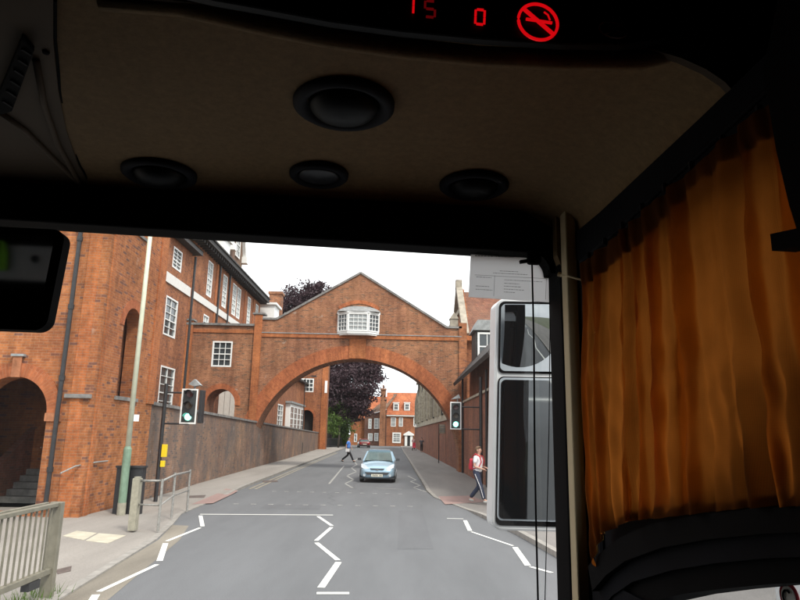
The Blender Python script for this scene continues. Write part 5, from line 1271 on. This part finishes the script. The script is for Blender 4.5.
# side wall, right: window surround, sill, panels
TP = [(563, 243), (600, 212), (650, 165), (700, 118), (752, 68), (800, 22), (860, -40)]
BT = [(590, 274), (625, 242), (670, 200), (715, 160), (770, 110), (810, 75), (870, 20)]
mb = CB()
for i in range(len(TP) - 1):
    q = [cpx(*TP[i], 0, SU - .01), cpx(*TP[i + 1], 0, SU - .01), cpx(*BT[i + 1], 0, SU - .01), cpx(*BT[i], 0, SU - .01)]; mb.prism(q, (.06, 0, 0))
mb.done('window_top_rail', 'cab_rubber')
mb = CB(); q = [cpx((a[0] + b[0]) / 2 + 4, (a[1] + b[1]) / 2 + 4, 0, SU - .012) for a, b in zip(TP, BT)]; mb.tube(q, .005, 8); mb.done('curtain_rail', 'cab_rubber', smooth=True)
mb = CB(); mb.box(.612, SU + .06, 1.44, 1.518, -1.7, .48); mb.done('window_front_rail', 'cab_rubber', bevel=.012)
SI = [(588, 566), (600, 553), (617, 539), (650, 524), (700, 514), (757, 508), (810, 506), (870, 506)]
LO = [(600, 640), (618, 618), (640, 604), (683, 594), (720, 589), (772, 584), (810, 583), (870, 584)]
def band(u, fr_a, fr_b, th, name, mat):
    mb = CB()
    for i in range(len(SI) - 1):
        def L_(k, t): return (SI[k][0] + (LO[k][0] - SI[k][0]) * t, SI[k][1] + (LO[k][1] - SI[k][1]) * t)
        q = [cpx(*L_(i, fr_a), 0, u), cpx(*L_(i + 1, fr_a), 0, u), cpx(*L_(i + 1, fr_b), 0, u), cpx(*L_(i, fr_b), 0, u)]; mb.prism(q, (th, 0, 0))
    return mb.done(name, mat)
band(SU - .03, 0, .34, .09, 'window_sill', 'cab_black'); band(SU - .015, .345, .66, .075, 'sill_step', 'cab_rubber'); band(SU - .002, .665, 1.0, .06, 'lower_window_frame', 'cab_black')
mb = CB(); mb.box(SU - .01, SU + .05, 1.25, 1.439, -1.7, -.30); mb.done('door_panel', 'cab_rubber')
mb = CB()
HM = [(575, 510), (603, 507), (630, 504), (660, 500), (700, 492), (757, 484), (810, 480), (870, 480)]
SI2 = [(575, 640), (600, 600)] + [(a, b + 18) for a, b in SI[3:]] + []
SI2 = [(575, 600), (600, 590), (617, 570), (650, 548), (700, 530), (757, 522), (810, 518), (870, 518)]
for i in range(7): mb.prism([cpx(*HM[i], 0, SU + .0), cpx(*HM[i + 1], 0, SU + .0), cpx(*SI2[i + 1], 0, SU + .0), cpx(*SI2[i], 0, SU + .0)], (.02, 0, 0))
mb.done('window_lower_seal', 'cab_rubber')  # closes the gap above the sill; raised behind the curtain to darken its hem
mb = CB(); SB = [(578, 290), (613, 262), (640, 238), (680, 206), (725, 172), (770, 142), (830, 104)]; ST = [(578, 262), (605, 230), (632, 205), (665, 172), (715, 128), (765, 88), (830, 30)]
for i in range(6): mb.prism([cpx(*SB[i], 0, SU - .006), cpx(*SB[i + 1], 0, SU - .006), cpx(*ST[i + 1], 0, SU - .006), cpx(*ST[i], 0, SU - .006)], (.02, 0, 0))
mb.done('upper_shade_strip', 'cab_rubber')  # strip added behind the curtain to shade its upper edge
mb = CB(); mb.prism([cpx(a, b, 0, SU + .05) for a, b in ((735, 540), (752, 470), (775, 410), (800, 360), (870, 330), (870, 540))], (.008, 0, 0)); mb.done('curtain_shadow_panel', 'cab_rubber')  # added panel outside the curtain, casts soft shade on its lower rear part
# right hand pillar near the camera
mb = CB(); P = [cpx(a, b, 0, SU - .06) for a, b in ((763, 70), (776, 150), (789, 205), (800, 240), (812, 300), (900, 330), (900, -60), (790, -60))]; mb.prism(P, (.03, 0, 0)); mb.done('side_pillar', 'cab_black')
cprism([(770, 234), (798, 228), (812, 228), (812, 248), (798, 246), (772, 251)], 0, SU - .10, .03, 'belt_bracket', 'cab_black')
# glass panes
mb = CB(); mb.poly([(-1.9, WV + .045, -.8), (.56, WV + .045, -.8), (.56, WV + .045, .5), (-1.9, WV + .045, .5)]); mb.done('windscreen', 'screen_glass')
mb = CB(); mb.poly([(SU + .08, .42, -.45), (SU + .08, 1.5, -.45), (SU + .08, 1.5, .385), (SU + .08, .42, .385)]); mb.done('side_window', 'tint_glass')

# curtain
cu = MB()
vs0, vs1 = 1.425, .44; NS, NZ = 300, 34
def interp(tab, x):
    for (a, b), (c, d) in zip(tab, tab[1:]):
        if a <= x <= c or a >= x >= c: return b + (d - b) * (x - a) / (c - a)
    return tab[-1][1] if abs(x - tab[-1][0]) < abs(x - tab[0][0]) else tab[0][1]
topT = [(cpx(a, b, 0, SU - .045).y, cpx(a, b, 0, SU - .045).z) for a, b in ((574, 268), (600, 244), (625, 221), (648, 200), (700, 158), (763, 106), (830, 50))]
botT = [(cpx(a, b, 0, SU - .04).y, cpx(a, b, 0, SU - .04).z) for a, b in ((576, 560), (584, 574), (589, 578), (594, 556), (601, 534), (612, 528), (630, 520), (660, 517), (700, 512), (757, 505), (800, 504), (850, 504))]
random.seed(3)
folds = []; x = 0
while x < 1.0: wd = random.uniform(.045, .09); folds.append((x, wd, random.uniform(.7, 1.7))); x += wd
def foldz(s, h):
    s2 = s + .006 * math.sin(h * 5 + s * 9) + .004 * math.sin(h * 13 + s * 30)
    for (x0, wd, am) in folds:
        if x0 <= s2 < x0 + wd:
            t = (s2 - x0) / wd; q = (math.sin(math.pi * t) ** .7) if 0 < t < 1 else 0
            # asymmetric pleat
            return am * (q * .75 + .25 * math.sin(2 * math.pi * t * 1.5 + x0 * 40))
    return 0
for i in range(NS + 1):
    s = i / NS; v = vs0 + (vs1 - vs0) * s
    zt_ = interp(topT, v); zb_ = interp(botT, v) - .003 * foldz(s, 0)
    for j in range(NZ + 1):
        h = j / NZ; z = zb_ + (zt_ - zb_) * h
        amp = .016 * (1 - .35 * h) if h < .93 else .010
        u = SU - .028 - amp * foldz(s, h) - .006 * math.sin(s * 7 + h * 3) - .0016 * math.sin(v * 70 + h * 22 + 3 * math.sin(h * 9 + s * 6)) - .0012 * math.sin(v * 130 - h * 31)
        if h > .92: u -= .003
        vv = v + .010 * math.sin(h * 2.4) * (1 - s) * (1 if s < .12 else .3)
        cu.v.append(C(u, vv, z))
nz1 = NZ + 1
for i in range(NS):
    for j in range(NZ): cu.f.append([i * nz1 + j, i * nz1 + j + 1, (i + 1) * nz1 + j + 1, (i + 1) * nz1 + j])
ct = thing('curtain', C(SU, 1.0, -.3), 'orange pleated fabric curtain drawn across the side window', 'curtain', rz=YAW)
# turned-over pleats: a second thickness of cloth behind some folds, plus a hem and a dark band painting shade at the top
random.seed(21)
def layer(mb, s0, s1, off, hz0=None, hz1=None, n=8):
    n = max(2, int((s1 - s0) * NS)); o = len(mb.v)
    for i in range(n + 1):
        s = s0 + (s1 - s0) * i / n; v = vs0 + (vs1 - vs0) * s; zt_ = interp(topT, v); zb_ = interp(botT, v)
        for j in range(NZ + 1):
            h = j / NZ
            if hz0 is not None: h = hz0(v) + (hz1(v) - hz0(v)) * h
            amp = .016 * (1 - .35 * h) if h < .93 else .010
            u = SU - .028 - amp * foldz(s, h) - .006 * math.sin(s * 7 + h * 3) + off
            mb.v.append(C(u, v + .010 * math.sin(h * 2.4) * (1 - s) * (1 if s < .12 else .3) + .004 * math.sin(h * 4 + s0 * 20), zb_ + (zt_ - zb_) * h))
    for i in range(n):
        for j in range(NZ): a = o + i * nz1 + j; mb.f.append([a, a + 1, a + nz1 + 1, a + nz1])
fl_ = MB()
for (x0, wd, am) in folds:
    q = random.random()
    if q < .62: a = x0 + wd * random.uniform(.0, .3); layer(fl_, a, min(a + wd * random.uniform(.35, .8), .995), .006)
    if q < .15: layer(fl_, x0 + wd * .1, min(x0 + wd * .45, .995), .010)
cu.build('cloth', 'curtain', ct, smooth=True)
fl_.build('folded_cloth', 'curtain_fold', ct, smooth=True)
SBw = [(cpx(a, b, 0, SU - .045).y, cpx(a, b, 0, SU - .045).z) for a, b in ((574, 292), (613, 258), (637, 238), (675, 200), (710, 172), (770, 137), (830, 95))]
mb = MB(); layer(mb, 0, .995, .0045, lambda v: (interp(SBw, v) - interp(botT, v)) / (interp(topT, v) - interp(botT, v)), lambda v: 1.0); mb.build('top_shade_band', 'curtain_shade_hem', ct, smooth=True)  # dark layer standing in for the shade below the rail
mb = MB(); layer(mb, .04, .995, .0045, lambda v: 0.0, lambda v: .030); mb.build('hem', 'curtain_shade_hem', ct, smooth=True)
for i in range(10): q = C(SU - .03, .60 + i * .088, interp(topT, .60 + i * .088) + .002); mb = MB(); mb.tube([q, q + Vector((0, 0, .016))], .005, 6); mb.build('hook', 'bezel', ct)


# notice on windscreen
P = [cpx(a, b, 1, WV + .036) for a, b in ((471, 250), (553, 253), (551, 302.5), (468.5, 297))]
nt_ = thing('paper_notice', C(*((P[0] + P[2]) / 2)), 'grey printed paper notice taped to the top right of the windscreen', 'notice', rz=YAW)
mb = CB(); mb.prism(P, (0, .0008, 0)); mb.v = [C(*v) for v in mb.v]; MB.build(mb, 'sheet', 'paper', nt_)
mb = CB()
def pt(s, t): return (P[0].lerp(P[1], s)).lerp(P[3].lerp(P[2], s), t) + Vector((0, -.0012, 0))
random.seed(5)
for (s0, s1, t) in ((.05, .52, .12), (.36, .58, .42), (.28, .70, .47), (.08, .26, .57), (.42, .88, .60), (.42, .60, .67), (.42, .62, .73), (.42, .66, .79), (.42, .56, .85), (.08, .24, .76), (.08, .28, .83)):
    s = s0
    while s < s1:
        l = random.uniform(.01, .035); mb.bar(pt(s, t), pt(min(s + l, s1), t), .0012 if t > .2 else .0026, .0006, (0, 1, 0)); s += l + .008
for (a, b) in (((.30, .52), (.30, .95)), ((.06, .53), (.30, .53)), ((.30, .53), (.93, .53)), ((.93, .53), (.93, .95))): mb.bar(pt(*a), pt(*b), .0007, .0006, (0, 1, 0))
mb.v = [C(*v) for v in mb.v]; MB.build(mb, 'printed_text', 'ink', nt_)
# clip and cords
q = cpx(533, 258, 1, WV - .03)
r = thing('cord_clip', C(*q), 'small black clip on the windscreen header holding the hanging cord', 'clip', rz=YAW)
mb = CB(); mb.box(q.x - .018, q.x + .018, q.y - .02, q.y + .005, q.z - .02, q.z + .02); mb.v = [C(*v) for v in mb.v]; MB.build(mb, 'clip_body', 'cab_black', r, bevel=.007)
mb = CB(); mb.bar(cpx(520, 262, 1, WV - .035), cpx(534, 260, 1, WV - .035), .012, .008); mb.v = [C(*v) for v in mb.v]; MB.build(mb, 'lever', 'cab_black', r)
def cord(px, rad, label):
    mb = MB(); mb.tube([C(*cpx(a, b, 1, WV - .03)) for a, b in px], rad, 6); return tag(mb.build('hanging_cord', 'cab_black', smooth=True), label, 'cord', 'cords hanging in front of the windscreen')
cord([(532, 262), (534, 350), (534.5, 440), (536, 520), (539, 640)], .0024, 'thicker black cord hanging from the clip in front of the windscreen')
cord([(549, 270), (550, 330), (549, 430), (546.5, 540), (544, 640)], .0012, 'thin black cord hanging beside the windscreen pillar')
mb = CB(); mb.tube([cpx(560, 275, 1, WV - .05), cpx(568, 276, 1, WV - .1), cpx(582, 280, 1, WV - .13)], .003, 6); mb.tube([cpx(558, 274, 1, WV - .05), cpx(562, 275, 1, WV - .055)], .006, 8); mb.done('trim_pin', 'cab_post')
# sticker on the lower side window
c = cpx(790, 597, 0, SU + .07); rd = .021
r = thing('round_sticker', C(*c), 'round white sticker with a red ring and a letter C on the lower side window', 'sticker', rz=YAW)
def discpts(rad, du, n=32): return [(c.x + du, c.y + rad * math.cos(t), c.z + rad * math.sin(t)) for t in [2 * math.pi * i / n for i in range(n)]]
def cbd(mb, name, mat, root): mb.v = [C(*v) for v in mb.v]; return MB.build(mb, name, mat, root)
mb = CB(); mb.prism([(c.x, c.y - .034, c.z - .034), (c.x, c.y + .032, c.z - .034), (c.x, c.y + .032, c.z + .034), (c.x, c.y - .034, c.z + .034)], (.001, 0, 0)); cbd(mb, 'backing', 'paper', r)
mb = CB(); mb.prism(discpts(rd, -.0015), (.001, 0, 0)); cbd(mb, 'red_ring', 'redcloth', r)
mb = CB(); mb.prism(discpts(rd * .72, -.003), (.001, 0, 0)); cbd(mb, 'white_disc', 'white', r)
mb = CB(); mb.tube([(c.x - .005, c.y + .0085 * math.cos(t), c.z + .0095 * math.sin(t)) for t in [R(225) + R(270) * i / 16 for i in range(17)]], .0014, 5); cbd(mb, 'letter', 'cab_black', r)

# cab rear view mirror (left)
im = thing('cab_mirror', C(-.66, 1.2, .27), 'black framed interior mirror hanging at the left edge above the windscreen', 'mirror', rz=YAW)
def rrect(u0, u1, w0, w1, rad, n=6, lean=0):
    P = []
    for (cu_, cw_, a0) in ((u1 - rad, w1 - rad, 0), (u0 + rad, w1 - rad, 90), (u0 + rad, w0 + rad, 180), (u1 - rad, w0 + rad, 270)):
        for i in range(n + 1): t = R(a0 + 90 * i / n); P.append((cu_ + rad * math.cos(t), cw_ + rad * math.sin(t)))
    return P
cL = [cpx(a, b, 1, 1.2) for a, b in ((66, 230), (52, 331))]
u1 = cL[0].x; lean = (cL[0].x - cL[1].x)
w1, w0 = cL[0].z, cL[1].z
def imp(P, v): return [(u + (w - w1) * .06, v, w) for u, w in P]
mb = CB(); mb.prism(imp(rrect(-.86, u1, w0, w1, .022), 1.2), (0, .03, 0)); cbd(mb, 'housing', 'cab_black', im)
mb = CB(); mb.prism(imp(rrect(-.845, u1 - .016, w0 + .012, w1 - .014, .014), 1.197), (0, .002, 0)); cbd(mb, 'glass', 'cabmirror', im)
mb = CB(); mb.tube([(-.80, 1.23, w1 - .02), (-.80, 1.3, .5), (-.80, 1.35, .62)], .01, 8); cbd(mb, 'stem', 'cab_black', im)

mb = CB(); mb.box(-1.45, -.80, .16, .20, .48, .60); lk = mb.done('overhead_locker', 'lead', bevel=.01)
mb = CB()
for u_ in (-1.0, -.93): mb.lathe((u_, .205, .55), [(.001, .006), (.012, .006), (.013, 0)], 12, 'y')
mb.done('button', 'cab_black', lk)
hv = thing('hi_vis_vest', C(-1.1, .24, .6), 'bright lime green vest hanging in the cab, seen reflected in the interior mirror', 'vest', rz=YAW)
MT['lime'] = plain('lime_cloth', (.14, .36, .02), .8)
mb = CB(); mb.prism([(-1.13, .22, .50), (-1.07, .22, .50), (-1.075, .22, .56), (-1.09, .22, .60), (-1.11, .22, .60), (-1.125, .22, .56)], (0, .02, 0)); mb.v = [C(*v) for v in mb.v]; MB.build(mb, 'cloth', 'lime', hv, bevel=.006)
mb = CB(); mb.box(-1.103, -1.097, .243, .246, .51, .59); mb.v = [C(*v) for v in mb.v]; MB.build(mb, 'zip', 'cab_black', hv)
# exterior mirror, right
A = R(8.6)   # glass yaw towards the cab
MV = 2.3
em = bpy.data.objects.new('exterior_mirror', None); COL.objects.link(em); em.parent = coach
em['label'] = 'tall white framed exterior mirror with small upper glass above a long main glass'
u0 = cpx(495, 400, 1, MV).x; wT = cpx(520, 301, 1, MV).z; wB = cpx(520, 533, 1, MV).z; u1 = u0 + .30
wm = cpx(520, 375, 1, MV).z
def mir(P, dv=0.0):   # rotate about left edge so the glass faces the cab side a little
    out = []
    for u, w in P: du = u - u0; out.append((u0 + du * math.cos(A), MV - du * math.sin(A) + dv - (w - wm) * .11, w))
    return out
def emp(P, dv, th, name, mat, parent=em, **k): 
    mb = CB(); mb.prism(mir(P, dv), (0, th, 0)); mb.v = [C(*v) for v in mb.v]; return MB.build(mb, name, mat, parent, **k)
# normals must be in world: em has no rotation of its own
hs_ = emp(rrect(u0, u1, wB, wT, .035), 0, .09, 'housing', 'mirror_white', bevel=.008)
emp(rrect(u0 + .012, u1 - .012, wB + .018, wm - .008, .02), -.004, .004, 'glass_surround', 'cab_black')
emp(rrect(u0 + .012, u1 - .012, wm + .004, wT - .012, .02), -.004, .004, 'glass_surround', 'cab_black')
emp(rrect(u0 + .016, u1 - .016, wB + .036, wm - .012, .018), -.007, .003, 'glass_rim', 'blue_edge')
emp(rrect(u0 + .022, u1 - .02, wB + .042, wm - .02, .016), -.010, .003, 'main_glass', 'mirror')
emp(rrect(u0 + .018, u1 - .018, wm + .012, wT - .022, .018), -.007, .003, 'glass_rim', 'blue_edge')
# convex upper glass
mb = CB(); nu_, nw_ = 14, 10; a0, a1, b0, b1 = u0 + .024, u1 - .024, wm + .02, wT - .03
for i in range(nu_ + 1):
    for j in range(nw_ + 1):
        s, t = i / nu_, j / nw_; u = a0 + (a1 - a0) * s; w = b0 + (b1 - b0) * t; du = u - u0
        bulge = .020 * (1 - (2 * s - 1) ** 2) * 1 + .014 * (1 - (2 * t - 1) ** 2) - .004
        mb.v.append(Vector((u0 + du * math.cos(A), MV - du * math.sin(A) - .008 - bulge - (w - wm) * .11 - (w - b0) * .14 + du * .16, w)))
for i in range(nu_):
    for j in range(nw_): mb.f.append([i * (nw_ + 1) + j, i * (nw_ + 1) + j + 1, (i + 1) * (nw_ + 1) + j + 1, (i + 1) * (nw_ + 1) + j])
mb.v = [C(*v) for v in mb.v]; MB.build(mb, 'wide_angle_glass', 'mirror', em, smooth=True)
mb = CB(); mb.tube([(u0 + .2, MV + .02, wT - .02), (u0 + .17, MV + .02, wT + .12), (u0 + .05, MV - .25, wT + .25), (u0 - .05, WV + .12, wT + .22)], .022, 10); mb.v = [C(*v) for v in mb.v]; MB.build(mb, 'arm', 'cab_rubber', em, smooth=True)
mb = CB(); mb.box(u0 + .11, u0 + .27, MV - .04, MV + .06, wT + .005, wT + .10); mb.v = [C(*v) for v in mb.v]; MB.build(mb, 'arm_bracket', 'lead', em, bevel=.02)

# ================================================================== LIGHT
w = bpy.data.worlds.new('World'); SC.world = w; w.use_nodes = True; nt = w.node_tree
SUN_EL, SUN_AZ = 50, 143      # azimuth from +Y clockwise (towards +X): behind the camera, to the right
sky = nd(nt, 'ShaderNodeTexSky'); sky.sky_type = 'NISHITA'; sky.sun_disc = False; sky.sun_elevation = R(SUN_EL); sky.sun_rotation = R(SUN_AZ); sky.dust_density = 3
tc = nd(nt, 'ShaderNodeTexCoord'); mp = nd(nt, 'ShaderNodeMapping'); mp.inputs['Scale'].default_value = (1, 1, 2.6); nt.links.new(tc.outputs['Generated'], mp.inputs[0])
n = noise(nt, mp.outputs[0], 2.2, 6, .55, .3)
cl = ramp(nt, n, [(.25, (8.2, 8.5, 9.0)), (.6, (10.5, 10.6, 10.7)), (.8, (12.5, 12.4, 12.2))])
fac = ramp(nt, n, [(.2, (.78,) * 3), (.5, (.96,) * 3)])
c = mixc(nt, sky.outputs[0], cl.outputs[0], fac.outputs[0])
bg = nt.nodes['Background']; nt.links.new(c, bg.inputs['Color']); bg.inputs['Strength'].default_value = .085
sl = bpy.data.lights.new('sun', 'SUN'); sl.energy = 1.5; sl.angle = R(12); sl.color = (1, .95, .86); so = bpy.data.objects.new('sun', sl); COL.objects.link(so)
az = R(SUN_AZ); dirv = Vector((math.sin(az) * math.cos(R(SUN_EL)), math.cos(az) * math.cos(R(SUN_EL)), math.sin(R(SUN_EL))))
so.rotation_euler = dirv.to_track_quat('Z', 'Y').to_euler(); so.location = (20, -20, 40)
SC.view_settings.view_transform = 'Standard'; SC.view_settings.look = 'None'; SC.view_settings.gamma = 1; SC.view_settings.use_curve_mapping = False
SC.view_settings.exposure = 1.15
SC.cycles.use_denoising = True
SC.cycles.max_bounces = 8; SC.cycles.transparent_max_bounces = 12
SC.cycles.caustics_reflective = False; SC.cycles.caustics_refractive = False
